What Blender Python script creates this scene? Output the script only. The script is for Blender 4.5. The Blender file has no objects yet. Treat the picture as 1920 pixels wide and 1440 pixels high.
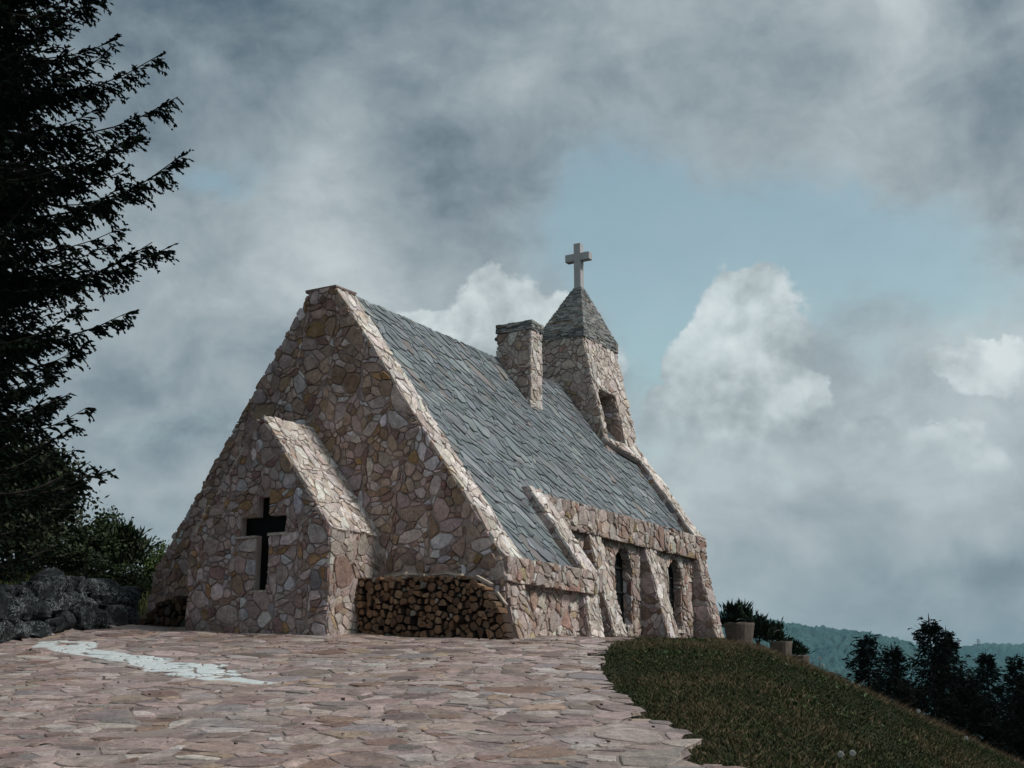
import bpy, math, random
import numpy as np
random.seed(11)
rng = np.random.default_rng(11)
S = bpy.context.scene
COL = S.collection
R = math.radians

# ------------------------------------------------------------------ camera
CAM_YAW, CAM_PITCH = 29.8, 13.6
cd = bpy.data.cameras.new('camera')
cam = bpy.data.objects.new('camera', cd)
COL.objects.link(cam)
cam.location = (0, 0, 0)
cam.rotation_euler = (R(90 + CAM_PITCH), 0, R(CAM_YAW))
cd.sensor_width = 36
cd.lens = 36 * 2375 / 1920
cd.clip_start, cd.clip_end = 0.1, 12000
S.camera = cam

# ------------------------------------------------------------------ node helper
class NT:
    def __init__(s, tree):
        s.t = tree
        s.n, s.l = tree.nodes, tree.links
    def new(s, kind, **kw):
        nd = s.n.new(kind)
        for k, v in kw.items():
            setattr(nd, k, v)
        return nd
    def put(s, sock, v):
        if isinstance(v, bpy.types.NodeSocket):
            s.l.new(v, sock)
        elif v is not None:
            sock.default_value = v
    def m(s, op, a, b=None, c=None, clamp=False):
        nd = s.new('ShaderNodeMath', operation=op, use_clamp=clamp)
        for i, v in enumerate((a, b, c)):
            if v is not None:
                s.put(nd.inputs[i], v)
        return nd.outputs[0]
    def vm(s, op, a, b=None, scale=None):
        nd = s.new('ShaderNodeVectorMath', operation=op)
        s.put(nd.inputs[0], a)
        if b is not None:
            s.put(nd.inputs[1], b)
        if scale is not None:
            s.put(nd.inputs['Scale'], scale)
        return nd.outputs['Value'] if op in ('LENGTH', 'DOT_PRODUCT', 'DISTANCE') else nd.outputs[0]
    def noise(s, vec, scale, detail=5, rough=.55, dist=0, out='Fac'):
        nd = s.new('ShaderNodeTexNoise')
        s.put(nd.inputs['Vector'], vec)
        s.put(nd.inputs['Scale'], scale)
        nd.inputs['Detail'].default_value = detail
        nd.inputs['Roughness'].default_value = rough
        nd.inputs['Distortion'].default_value = dist
        return nd.outputs[out]
    def mix(s, f, a, b, mode='MIX'):
        nd = s.new('ShaderNodeMix', data_type='RGBA', blend_type=mode)
        s.put(nd.inputs[0], f)
        s.put(nd.inputs[6], a if isinstance(a, bpy.types.NodeSocket) else (*a, 1))
        s.put(nd.inputs[7], b if isinstance(b, bpy.types.NodeSocket) else (*b, 1))
        return nd.outputs[2]
    def ramp(s, f, stops, interp='LINEAR'):
        nd = s.new('ShaderNodeValToRGB')
        cr = nd.color_ramp
        cr.interpolation = interp
        while len(cr.elements) < len(stops):
            cr.elements.new(0.5)
        for e, (p, c) in zip(cr.elements, stops):
            e.position = p
            e.color = (*c, 1) if len(c) == 3 else c
        s.put(nd.inputs[0], f)
        return nd.outputs[0]
    def rng(s, f, a, b, c, d, smooth=False):
        nd = s.new('ShaderNodeMapRange')
        if smooth:
            nd.interpolation_type = 'SMOOTHSTEP'
        s.put(nd.inputs[0], f)
        for i, v in enumerate((a, b, c, d)):
            nd.inputs[i + 1].default_value = v
        return nd.outputs[0]

# ------------------------------------------------------------------ sky
SUN_EL, SUN_AZ = 46.0, 78.0          # azimuth from +Y towards +X
W = bpy.data.worlds.new('World')
S.world = W
W.use_nodes = True
W.node_tree.nodes.clear()
w = NT(W.node_tree)
out = w.new('ShaderNodeOutputWorld')
bg = w.new('ShaderNodeBackground')
w.l.new(bg.outputs[0], out.inputs[0])
sky = w.new('ShaderNodeTexSky', sky_type='NISHITA')
sky.sun_disc = False
sky.sun_elevation = R(SUN_EL)
sky.sun_rotation = R(SUN_AZ)
sky.air_density, sky.dust_density, sky.ozone_density = 1.0, 1.6, 1.2
tc = w.new('ShaderNodeTexCoord')
D = tc.outputs['Generated']
rot = w.new('ShaderNodeVectorRotate', rotation_type='Z_AXIS')
w.l.new(D, rot.inputs['Vector'])
rot.inputs['Angle'].default_value = R(-CAM_YAW)      # measure azimuth from the path's direction
DR = rot.outputs[0]
# gentle warping, so that no cloud keeps a smooth outline
wn = w.noise(D, 5.0, 5, .55, out='Color')
warp = w.vm('SCALE', w.vm('SUBTRACT', wn, (.5, .5, .5)), scale=.13)
wn2 = w.noise(D, 21.0, 6, .6, out='Color')
warp2 = w.vm('SCALE', w.vm('SUBTRACT', wn2, (.5, .5, .5)), scale=.045)
DW = w.vm('ADD', DR, warp)
DW2 = w.vm('ADD', DW, warp2)
def azel(v):
    sp = w.new('ShaderNodeSeparateXYZ')
    w.l.new(v, sp.inputs[0])
    a = w.m('ARCTAN2', sp.outputs[0], sp.outputs[1])
    e = w.m('ARCSINE', sp.outputs[2])
    cb = w.new('ShaderNodeCombineXYZ')
    w.l.new(a, cb.inputs[0]); w.l.new(e, cb.inputs[1])
    return cb.outputs[0], a, e
P1, A1, E1 = azel(DW)
P2, A2, E2 = azel(DW2)
_, A0, E0 = azel(DR)
def blob(P, az, el, ra, re, wgt):
    q = w.vm('SUBTRACT', P, (R(az), R(el), 0))
    q = w.vm('MULTIPLY', q, (1 / R(ra), 1 / R(re), 0))
    d2 = w.vm('DOT_PRODUCT', q, q)
    return w.m('MULTIPLY', w.m('EXPONENT', w.m('MULTIPLY', d2, -1.0)), wgt)
def total(terms):
    t = terms[0]
    for u in terms[1:]:
        t = w.m('ADD', t, u)
    return t
# brightness of the grey cloud layer: azimuth, elevation, half widths (degrees), weight
LUMA = [(-13, 32, 11, 6.0, -.40), (-21, 25, 6, 7, -.14), (-4.2, 24.0, 2.4, 2.6, -.20), (-2.2, 21.6, 2.8, 2.6, -.12), (1.2, 24.0, 2.0, 1.8, -.10), (9, 26.5, 7, 2.8, -.06), (3.5, 32, 5, 1.6, -.10),
        (0.6, 27.4, 3.4, 1.4, .16), (18.2, 29.5, 1.6, 3.4, .24), (-8.0, 22, 2.6, 4, .14), (-9, 17.5, 8, 3, .12), (-17.2, 13.6, 2.6, 1.1, -.28), (-9.8, 14.8, 1.8, 1.8, -.16),
        (-14, 10.6, 4, 1.0, -.20), (21, 21, 2.4, 1.3, .14), (20.5, 4.4, 5, 1.0, -.22), (23, 27, 2.0, 5, -.18), (13, 6.0, 8, 3.0, .08),
        (22, 14.5, 3.5, 3, .12), (-15, 8.0, 6, 1.0, .16), (7, 9.5, 5, 3.5, .16), (15.5, 11.0, 4.5, 3.5, .20), (20.5, 9.0, 4, 3, .16), (2, 16, 5, 3, .10)]
f1 = w.noise(D, 4.6, 7, .56)
f2 = w.noise(w.vm('MULTIPLY', D, (1, 1, 1.7)), 11.0, 8, .58, .35)
luma = total([blob(P1, *b) for b in LUMA])
luma = total([luma, w.m('MULTIPLY', w.m('SUBTRACT', f1, .5), .42), w.m('MULTIPLY', w.m('SUBTRACT', f2, .5), .62)])
f3 = w.noise(DW, 30.0, 6, .6)
luma = w.m('ADD', luma, w.m('MULTIPLY', w.m('SUBTRACT', f3, .5), .30))
luma = w.m('ADD', luma, .655)
cloud_col = w.ramp(luma, [(0.0, (.043, .068, .095)), (.22, (.082, .122, .158)), (.5, (.208, .258, .290)), (.72, (.318, .368, .393)), (1.0, (.47, .525, .54))])
# where the layer opens
GAPS = [(3.5, 19, 4.5, 3.0, .85), (8.0, 20.8, 5.0, 2.4, .6), (14, 18.0, 6, 3.0, .8), (6.0, 15, 2.8, 4.5, .8), (-14.3, 22.7, 2.6, 1.0, .85), (-11.5, 24, 2.4, .9, .3),
        (-15, 10, 5, 2.0, .22), (9, 25, 5, 1.6, .15), (20, 18, 4, 2.5, .5), (4.5, 22.5, 3.0, 2.0, .35), (-10.5, 14.2, 1.6, .8, .35), (-16.5, 11.5, 3, .8, .10), (12, 9.3, 2, .8, .25), (17, 13.5, 3, 1.2, .35), (17, 20.5, 5, 1.6, .5), (8, 17, 4, 3, .5), (21.5, 16.5, 3, 1.4, .4)]
gap = total([blob(P2, *b) for b in GAPS])
gap = w.m('ADD', gap, w.m('MULTIPLY', w.m('SUBTRACT', f2, .52), .95))
gap = w.m('ADD', gap, w.m('MULTIPLY', w.m('SUBTRACT', f1, .5), .5))
gap = w.m('ADD', gap, w.m('MULTIPLY', w.m('SUBTRACT', f3, .5), .5))
gapm = w.rng(gap, .06, 1.0, 0, 1, True)
clear = w.vm('MULTIPLY', sky.outputs[0], (.158, .154, .114))
layer = w.mix(w.m('MULTIPLY', gapm, .88), cloud_col, clear)
# sunlit heaps: field of round tops, lit from above, melting into the grey towards the base
HEAPS = [(10.36, 15.7, 2.46, 1.9), (12.15, 14.7, 1.79, 1.5), (8.46, 14.2, 2.24, 1.6), (10.02, 12.5, 2.46, 2.4), (12.26, 14.1, 1.34, 2.2), (8.01, 12.4, 1.34, 1.2), (12.49, 10.9, 2.46, 1.8), (15.62, 10.4, 2.02, 1.3), (7.78, 9.5, 3.14, 1.8), (13.38, 12.5, 1.12, 1.2), (7.0, 14.2, 1.12, 0.9), (7.34, 11.9, 1.68, 1.5), (8.23, 10.5, 2.24, 1.6), (-1.3, 16.7, 1.9, 1.7), (0.9, 15.6, 2.0, 1.3), (-3.6, 15.6, 1.9, 1.3), (0.0, 14.4, 3.6, 2.0), (-5.4, 14.6, 1.4, 1.0), (20.2, 8.9, 1.7, 1.5), (22.0, 7.8, 2.0, 1.3), (21.0, 5.8, 1.8, 0.9), (21.8, 13.4, 1.8, 1.1), (18.2, 9.6, 1.6, 0.8)]
BASES = [(10.5, 8.8, 5.0, 1.0), (-.8, 12.8, 4.2, 1.0), (20.8, 5.5, 6.5, .6)]
def heap_field(P):
    t = None
    for az, el, ra, re in HEAPS:
        q = w.vm('MULTIPLY', w.vm('SUBTRACT', P, (R(az), R(el), 0)), (1 / R(ra), 1 / R(re), 0))
        d = w.vm('LENGTH', q)
        t = d if t is None else w.m('SMOOTH_MIN', t, d, .35)
    return w.m('SUBTRACT', 1.0, t)
HS = 17.0
hn = w.noise(w.vm('MULTIPLY', D, (1, 1, 1.1)), HS, 10, .64)
hn_up = w.noise(w.vm('MULTIPLY', w.vm('ADD', D, (-.006, 0, .014)), (1, 1, 1.1)), HS, 10, .64)
hfield = heap_field(P2)
hf = w.m('ADD', hfield, w.m('MULTIPLY', w.m('SUBTRACT', hn, .5), 1.25))
hmask = w.rng(hf, -.22, .04, 0, 1, True)
nb = w.noise(D, 9.0, 4, .55)
nb_up = w.noise(w.vm('ADD', D, (-.012, 0, .026)), 9.0, 4, .55)
relief = w.m('ADD', w.m('MULTIPLY', w.m('SUBTRACT', nb, nb_up), 1.9), w.m('MULTIPLY', w.m('SUBTRACT', hn, hn_up), .9))
relief = w.m('ADD', relief, w.m('MULTIPLY', w.m('SUBTRACT', f2, .5), .5))
up = total([w.m('MULTIPLY', w.rng(E1, R(el), R(el + hgt), 0, 1, True), w.m('EXPONENT', w.m('MULTIPLY', w.m('POWER', w.m('DIVIDE', w.m('ABSOLUTE', w.m('SUBTRACT', A1, R(az))), R(6.0)), 2.0), -1.0))) if k_ == 1.0 else w.m('MULTIPLY', w.m('MULTIPLY', w.rng(E1, R(el), R(el + hgt), 0, 1, True), w.m('EXPONENT', w.m('MULTIPLY', w.m('POWER', w.m('DIVIDE', w.m('ABSOLUTE', w.m('SUBTRACT', A1, R(az))), R(5.0)), 2.0), -1.0))), k_) for az, el, hgt, k_ in BASES])
lit = w.m('ADD', w.m('MULTIPLY', up, .44), w.m('ADD', w.m('MULTIPLY', relief, 1.25), .25))
heap_col = w.ramp(lit, [(.05, (.205, .245, .262)), (.40, (.335, .385, .400)), (.75, (.50, .560, .572)), (1.0, (.60, .655, .665))])
final = w.mix(w.m('MULTIPLY', hmask, w.rng(up, .02, .62, .0, .92, True)), layer, heap_col)
# air near the horizon
hz = w.m('EXPONENT', w.m('MULTIPLY', w.m('ABSOLUTE', E0), -11.0))
final = w.mix(w.m('MULTIPLY', hz, .55), final, (.20, .26, .285))
below = w.rng(E0, R(-2), R(-10), 0, 1, True)
final = w.mix(below, final, (.05, .055, .05))
w.l.new(final, bg.inputs[0])
bg.inputs[1].default_value = 1.0
W.cycles.sampling_method = 'MANUAL'
W.cycles.sample_map_resolution = 512

sd = bpy.data.lights.new('sun', 'SUN')
sd.energy = 2.3
sd.angle = R(10)
sd.color = (1, .955, .90)
sun = bpy.data.objects.new('sun', sd)
COL.objects.link(sun)
sun.rotation_euler = (R(90 - SUN_EL), 0, R(180 - SUN_AZ))
S.view_settings.view_transform = 'Standard'
S.view_settings.look = 'None'
S.view_settings.exposure = 0.27
S.view_settings.gamma = 1
S.view_settings.use_curve_mapping = False
S.cycles.volume_bounces = 0
S.cycles.max_bounces = 6
S.cycles.use_denoising = True

# ------------------------------------------------------------------ object helpers
WPOS = {}
def link(o, pos, parent=None):
    COL.objects.link(o)
    WPOS[o] = np.array(pos, float)
    if parent is not None:
        o.parent = parent
        o.location = tuple(WPOS[o] - WPOS[parent])
    else:
        o.location = tuple(pos)
    return o
def tag(o, label=None, cat=None, group=None, kind=None):
    if label: o['label'] = label
    if cat: o['category'] = cat
    if group: o['group'] = group
    if kind: o['kind'] = kind
    return o
def empty(name, pos):
    o = bpy.data.objects.new(name, None)
    o.empty_display_size = .2
    return link(o, pos)
def mesh_obj(name, verts, faces, mats, parent=None, tint=None, origin=None, fmat=None, smooth=False):
    """verts in world space; the object's origin goes to `origin`."""
    v = np.asarray(verts, float)
    if origin is None:
        origin = (v.min(0) + v.max(0)) / 2
        origin[2] = v[:, 2].min()
    me = bpy.data.meshes.new(name)
    v = v - np.asarray(origin)
    if isinstance(faces, np.ndarray):
        k = faces.shape[1]
        me.vertices.add(len(v)); me.vertices.foreach_set('co', v.astype(np.float32).ravel())
        me.loops.add(faces.size); me.loops.foreach_set('vertex_index', faces.astype(np.int32).ravel())
        me.polygons.add(len(faces)); me.polygons.foreach_set('loop_start', np.arange(len(faces), dtype=np.int32) * k)
        me.update(calc_edges=True)
    else:
        me.from_pydata(v.tolist(), [], faces)
    if tint is not None:
        t = np.asarray(tint, float)
        if t.ndim == 1:
            t = np.tile(t, (len(v), 1))
        at = me.attributes.new('tint', 'FLOAT_COLOR', 'POINT')
        at.data.foreach_set('color', np.hstack([t[:, :3], np.ones((len(v), 1))]).astype(np.float32).ravel())
    for m_ in (mats if isinstance(mats, (list, tuple)) else [mats]):
        me.materials.append(m_)
    if fmat is not None:
        me.polygons.foreach_set('material_index', np.asarray(fmat, np.int32))
    if smooth:
        me.polygons.foreach_set('use_smooth', np.ones(len(me.polygons), bool))
    me.update()
    o = bpy.data.objects.new(name, me)
    return link(o, origin, parent)
class MB:
    """collects pieces into one mesh"""
    def __init__(s):
        s.v, s.f, s.t, s.mi = [], [], [], []
    def add(s, v, f, t=(.5, .5, .5), mi=0):
        b = len(s.v)
        s.v += [tuple(p) for p in v]
        s.f += [tuple(b + i for i in q) for q in f]
        s.t += [tuple(t)] * len(v)
        s.mi += [mi] * len(f)
    def box(s, c, h, t=(.5, .5, .5), M=None, mi=0, jit=0):
        P = []
        for z in (-1, 1):
            for y in (-1, 1):
                for x in (-1, 1):
                    p = np.array([x * h[0], y * h[1], z * h[2]])
                    if jit:
                        p = p + rng.uniform(-jit, jit, 3)
                    if M is not None:
                        p = M @ p
                    P.append(p + np.array(c))
        s.add(P, [(0, 2, 3, 1), (4, 5, 7, 6), (0, 1, 5, 4), (2, 6, 7, 3), (0, 4, 6, 2), (1, 3, 7, 5)], t, mi)
    def tube(s, pts, rad, n=6, t=(.5, .5, .5), mi=0):
        pts = [np.array(p, float) for p in pts]
        V = []
        for i, p in enumerate(pts):
            d = pts[min(i + 1, len(pts) - 1)] - pts[max(i - 1, 0)]
            d /= np.linalg.norm(d) + 1e-9
            a = np.cross(d, (0, 0, 1) if abs(d[2]) < .9 else (1, 0, 0)); a /= np.linalg.norm(a)
            b = np.cross(d, a)
            r = rad[i] if hasattr(rad, '__len__') else rad
            for k in range(n):
                th = 2 * math.pi * k / n
                V.append(p + r * (math.cos(th) * a + math.sin(th) * b))
        F = []
        for i in range(len(pts) - 1):
            for k in range(n):
                k2 = (k + 1) % n
                F.append((i * n + k, i * n + k2, (i + 1) * n + k2, (i + 1) * n + k))
        F.append(tuple(range(n))[::-1]); F.append(tuple((len(pts) - 1) * n + k for k in range(n)))
        s.add(V, F, t, mi)
    def build(s, name, mats, parent=None, origin=None, tint=False, smooth=False):
        return mesh_obj(name, s.v, s.f, mats, parent, np.array(s.t) if tint else None, origin, s.mi, smooth)

# ------------------------------------------------------------------ materials
def material(name, rough=.85):
    m = bpy.data.materials.new(name)
    m.use_nodes = True
    m.node_tree.nodes.clear()
    n = NT(m.node_tree)
    o = n.new('ShaderNodeOutputMaterial')
    b = n.new('ShaderNodeBsdfPrincipled')
    n.l.new(b.outputs[0], o.inputs[0])
    b.inputs['Roughness'].default_value = rough
    b.inputs['Specular IOR Level'].default_value = .35
    return m, n, b
def pos(n):
    return n.new('ShaderNodeNewGeometry').outputs['Position']
def tintc(n):
    return n.new('ShaderNodeAttribute', attribute_name='tint').outputs['Color']
def bump(n, b, h, strength, dist=.02):
    nd = n.new('ShaderNodeBump')
    nd.inputs['Strength'].default_value = strength
    nd.inputs['Distance'].default_value = dist
    n.l.new(h, nd.inputs['Height'])
    n.l.new(nd.outputs[0], b.inputs['Normal'])
def stone_material(name, rough=.8, vein=.5, sc=1.0, paint=False):
    m, n, b = material(name, rough)
    p = pos(n)
    a = n.noise(p, 9 * sc, 6, .65, .6)
    c = n.noise(p, 38 * sc, 5, .7)
    k = n.m('MULTIPLY', n.rng(a, .3, .7, .58, 1.38), n.rng(c, .3, .7, .66, 1.3))
    col = n.vm('SCALE', tintc(n), scale=k)
    v = n.noise(n.vm('MULTIPLY', p, (1, 1, 1.6)), 7 * sc, 5, .6, 2.2)
    v = n.m('ABSOLUTE', n.m('SUBTRACT', v, .5))
    col = n.mix(n.m('MULTIPLY', n.rng(v, 0, .02, vein, 0), .6), col, (.62, .57, .53))
    rust = n.rng(n.noise(p, 3.1 * sc, 4, .6, .8), .58, .74, 0, .55)
    col = n.mix(rust, col, n.vm('MULTIPLY', col, (.80, .62, .48)))
    if paint:
        dirt = n.m('MULTIPLY', n.rng(n.noise(p, .55, 6, .68, .4), .42, .68, 0, 1), n.rng(n.noise(p, 4.5, 6, .7), .35, .65, .25, 1))
        col = n.mix(n.m('MULTIPLY', dirt, .6), col, n.vm('MULTIPLY', col, (.52, .45, .42)))
        # white painted strokes, worn, on the flags
        sp = n.vm('ADD', p, n.vm('SCALE', n.vm('SUBTRACT', n.noise(p, 2.2, 3, .6, out='Color'), (.5, .5, .5)), scale=.28))
        dmin = None
        for (x0, y0, x1, y1, wd) in PAINT:
            ax, ay = x1 - x0, y1 - y0
            L2 = ax * ax + ay * ay
            q = n.vm('MULTIPLY', n.vm('SUBTRACT', sp, (x0, y0, 0)), (1, 1, 0))
            t = n.m('DIVIDE', n.vm('DOT_PRODUCT', q, (ax, ay, 0)), L2, clamp=True)
            r_ = n.vm('SUBTRACT', q, n.vm('SCALE', (ax, ay, 0), scale=t))
            d = n.m('SUBTRACT', n.vm('LENGTH', r_), wd)
            dmin = d if dmin is None else n.m('MINIMUM', dmin, d)
        msk = n.rng(n.m('ADD', dmin, n.m('MULTIPLY', n.m('SUBTRACT', c, .5), .1)), -.02, .02, 1, 0)
        wear = n.rng(n.noise(p, 26, 5, .7), .30, .42, .0, 1)
        col = n.mix(n.m('MULTIPLY', msk, wear), col, (.66, .72, .72))
    n.l.new(col, b.inputs['Base Color'])
    h = n.m('ADD', n.m('MULTIPLY', a, .7), n.m('MULTIPLY', c, .45))
    bump(n, b, h, .95, .04)
    return m
PAINT = [(-12.6, 10.75, -12.0, 10.2, .13), (-12.0, 10.2, -11.5, 10.35, .12), (-11.5, 10.35, -12.0, 10.85, .11), (-12.0, 10.85, -12.6, 10.75, .10),
         (-11.6, 10.15, -10.7, 9.95, .20), (-10.7, 9.95, -10.0, 9.60, .20), (-10.4, 9.9, -9.7, 9.7, .14), (-9.8, 9.55, -9.2, 9.25, .2),
         (-9.2, 9.25, -8.7, 9.35, .17), (-9.0, 9.05, -8.4, 9.10, .17), (-8.4, 9.10, -8.15, 9.0, .14), (-8.5, 8.85, -8.0, 8.75, .15), (-7.95, 8.78, -7.45, 8.7, .12)]
M_STONE = stone_material('rubble_stone')
M_PAVE = stone_material('flagstone', .46, .25, .8, paint=True)
m, n, b = material('mortar', .95)
p = pos(n)
a = n.noise(p, 6, 6, .65); c = n.noise(p, 60, 4, .7)
n.l.new(n.mix(a, (.26, .205, .188), (.385, .325, .303)), b.inputs['Base Color'])
bump(n, b, n.m('ADD', a, n.m('MULTIPLY', c, .4)), .7, .02)
M_MORTAR = m
m, n, b = material('joint_earth', .95)
p = pos(n)
a = n.noise(p, 5, 6, .65)
n.l.new(n.mix(a, (.17, .135, .12), (.33, .27, .245)), b.inputs['Base Color'])
bump(n, b, n.noise(p, 50, 4, .7), .6, .02)
M_JOINT = m
m, n, b = material('slate', .48)
p = pos(n)
a = n.noise(n.vm('MULTIPLY', p, (1, .6, 1)), 6, 6, .65, .8); c = n.noise(p, 45, 5, .7)
col = n.vm('SCALE', tintc(n), scale=n.m('MULTIPLY', n.rng(a, .3, .7, .75, 1.25), n.rng(c, .3, .7, .85, 1.15)))
col = n.mix(n.rng(n.noise(p, 2.6, 5, .65, .5), .6, .75, 0, .5), col, (.19, .16, .145))
n.l.new(col, b.inputs['Base Color'])
n.l.new(n.rng(a, .3, .7, .38, .62), b.inputs['Roughness'])
bump(n, b, n.m('ADD', a, n.m('MULTIPLY', c, .5)), .55, .02)
M_SLATE = m
m, n, b = material('slate_bed', .95)
n.l.new(n.mix(n.noise(pos(n), 7, 4), (.105, .115, .12), (.16, .165, .168)), b.inputs['Base Color'])
M_BED = m
m, n, b = material('granite', .7)
p = pos(n)
a = n.noise(p, 70, 3, .8); c = n.noise(p, 6, 5, .6)
n.l.new(n.mix(n.rng(a, .35, .65, 0, 1), n.mix(c, (.27, .27, .275), (.38, .38, .38)), (.50, .50, .50)), b.inputs['Base Color'])
bump(n, b, a, .3, .01)
M_GRANITE = m
m, n, b = material('planter_stone', .9)
p = pos(n)
a = n.noise(p, 5, 6, .65, .5); c = n.noise(p, 40, 5, .7)
n.l.new(n.mix(n.rng(a, .3, .7, 0, 1), (.075, .060, .048), (.15, .12, .098)), b.inputs['Base Color'])
bump(n, b, n.m('ADD', a, n.m('MULTIPLY', c, .5)), .8, .03)
M_TUB = m
m, n, b = material('dark_boulder', .8)
p = pos(n)
a = n.noise(p, 4, 7, .65, 1.0)
v = n.m('ABSOLUTE', n.m('SUBTRACT', n.noise(p, 6.5, 8, .66, 1.8), .5))
col = n.mix(n.rng(a, .3, .7, 0, 1), (.006, .008, .009), (.026, .032, .034))
col = n.mix(n.m('MULTIPLY', n.rng(v, 0, .017, 1, 0), n.rng(n.noise(p, 3.2, 3), .40, .60, .0, 1)), col, (.44, .50, .51))
n.l.new(col, b.inputs['Base Color'])
bump(n, b, n.m('ADD', a, n.m('MULTIPLY', n.noise(p, 22, 6, .7), .6)), .9, .06)
b.inputs['Specular IOR Level'].default_value = .15
M_BOULDER = m
def plain(name, c, rough=.7, metal=0, nz=.25, sc=20):
    m, n, b = material(name, rough)
    k = n.noise(pos(n), sc, 4, .6)
    n.l.new(n.mix(k, tuple(x * (1 - nz) for x in c), tuple(x * (1 + nz) for x in c)), b.inputs['Base Color'])
    b.inputs['Metallic'].default_value = metal
    return m
M_FRAME = plain('dark_metal', (.030, .026, .024), .5, .3)
M_INSIDE = plain('unlit_room', (.010, .010, .010), .9)
m, n, b = material('window_glass', .06)
b.inputs['Base Color'].default_value = (.012, .014, .015, 1)
b.inputs['Specular IOR Level'].default_value = .5
bump(n, b, n.noise(pos(n), 3, 2), .05, .02)
M_GLASS = m
m, n, b = material('painted_void', .35)
b.inputs['Base Color'].default_value = (.004, .004, .004, 1)  # interior darkness put into the colour
b.inputs['Specular IOR Level'].default_value = .1
M_VOID = m
# firewood: bark and cut ends
m, n, b = material('bark', .95)
p = pos(n)
a = n.noise(n.vm('MULTIPLY', p, (1, .25, 1)), 40, 5, .7, .4)
n.l.new(n.vm('SCALE', n.mix(a, (.035, .022, .016), (.12, .08, .055)), scale=n.vm('DOT_PRODUCT', tintc(n), (3.2, 0, 0))), b.inputs['Base Color'])
bump(n, b, a, .9, .02)
M_BARK = m
m, n, b = material('cut_wood', .9)
p = pos(n)
a = n.noise(p, 18, 6, .7, .5)
g = n.noise(n.vm('MULTIPLY', p, (1, .3, 1)), 90, 3, .6)
n.l.new(n.vm('SCALE', tintc(n), scale=n.m('MULTIPLY', n.rng(a, .28, .72, .5, 1.35), n.rng(g, .3, .7, .75, 1.2))), b.inputs['Base Color'])
bump(n, b, n.m('ADD', a, g), .6, .01)
M_WOOD = m
def leafy(name, rough=.6, spec=.2):
    m, n, b = material(name, rough)
    k = n.noise(pos(n), 12, 3, .6)
    n.l.new(n.vm('SCALE', tintc(n), scale=n.rng(k, .3, .7, .75, 1.3)), b.inputs['Base Color'])
    b.inputs['Specular IOR Level'].default_value = spec
    return m
M_LEAF = leafy('leaf', .55)
M_NEEDLE = leafy('needle', .8, .04)
M_GRASS = leafy('grass_blade', .75)
M_TRUNK = plain('tree_bark', (.022, .017, .014), .95, 0, .4, 9)
m, n, b = material('turf', .95)
p = pos(n)
a = n.noise(p, 1.1, 6, .65); c = n.noise(p, 30, 5, .75)
col = n.mix(n.rng(a, .35, .65, 0, 1), (.020, .025, .009), (.042, .033, .018))
col = n.vm('SCALE', col, scale=n.rng(c, .3, .7, .5, 1.5))
n.l.new(col, b.inputs['Base Color'])
bump(n, b, c, 1.0, .05)
M_TURF = m
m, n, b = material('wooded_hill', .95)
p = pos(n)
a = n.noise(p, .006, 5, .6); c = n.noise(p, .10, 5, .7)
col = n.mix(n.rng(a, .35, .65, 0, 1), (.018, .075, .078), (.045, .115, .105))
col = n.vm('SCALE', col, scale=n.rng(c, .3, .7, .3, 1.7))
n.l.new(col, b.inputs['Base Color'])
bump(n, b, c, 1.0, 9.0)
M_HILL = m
M_SEED = plain('seed_fluff', (.62, .62, .60), .9)

# ------------------------------------------------------------------ terrain
def ss(a, b, x):
    t = np.clip((x - a) / (b - a), 0, 1)
    return t * t * (3 - 2 * t)
def smin(a, b, k):
    h = np.clip(.5 + .5 * (b - a) / k, 0, 1)
    return b * (1 - h) + a * h - k * h * (1 - h)
def vnoise(x, y, f, seed=0):
    v = 0
    for i, (a, b_, c) in enumerate(((1, .31, 1.7), (-.62, .9, 4.1), (.37, -1.2, 2.2), (1.4, .8, 5.3))):
        v = v + np.sin(f * (a * x + b_ * y) * (1 + .21 * i) + c + seed * 1.3)
    return v / 4
def height(x, y):
    x = np.asarray(x, float); y = np.asarray(y, float)
    ramp = -1.3 - .0525 * np.clip(x, -40, 40) + .1119 * y
    plat = .64 - .05 * (np.clip(x, -40, 20) + 7.9) + .03 * (np.clip(y, -10, 60) - 14)
    z = smin(ramp, plat, .14)
    s = np.maximum(x + .116 + .375 * y, 0)
    z = z - .45 * (np.sqrt(s * s + 1) - 1)
    t = -.915 * (x + 12.9) - .40 * (y - 10.3)                     # bank behind the boulders
    z = z + .55 * ss(.25, 1.1, t) + .05 * np.clip(t - 1.1, 0, 9)
    r = np.hypot(x, y)
    z = z + .02 * vnoise(x, y, 2.1) * ss(3, 9, r)
    az = np.degrees(np.arctan2(x, y)) + CAM_YAW                    # from the view direction, right positive
    az = (az + 180) % 360 - 180
    far = -75 + 70 * ss(4, -20, az) + 70 * ss(100, 140, az)
    z = np.maximum(z, -75)
    return z + (far - z) * ss(35, 320, r)
def ground_sheet():
    rr = np.concatenate([[0.4], 1.2 * 1.03 ** np.arange(0, 270)])
    aa = np.linspace(0, 2 * math.pi, 361)[:-1]
    X = rr[:, None] * np.sin(aa)[None]; Y = rr[:, None] * np.cos(aa)[None]
    Zt = height(X, Y) - .02
    V = np.stack([X, Y, Zt], -1).reshape(-1, 3)
    nr, na = X.shape
    i = np.arange(nr - 1)[:, None] * na + np.arange(na)[None]
    j = np.arange(nr - 1)[:, None] * na + (np.arange(na)[None] + 1) % na
    F = np.stack([i, i + na, j + na, j], -1).reshape(-1, 4)
    F = F[:, ::-1]
    o = mesh_obj('ground', V, F, M_TURF, origin=(0, 0, 0), smooth=True)
    tag(o, kind='structure')
ground_sheet()
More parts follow.
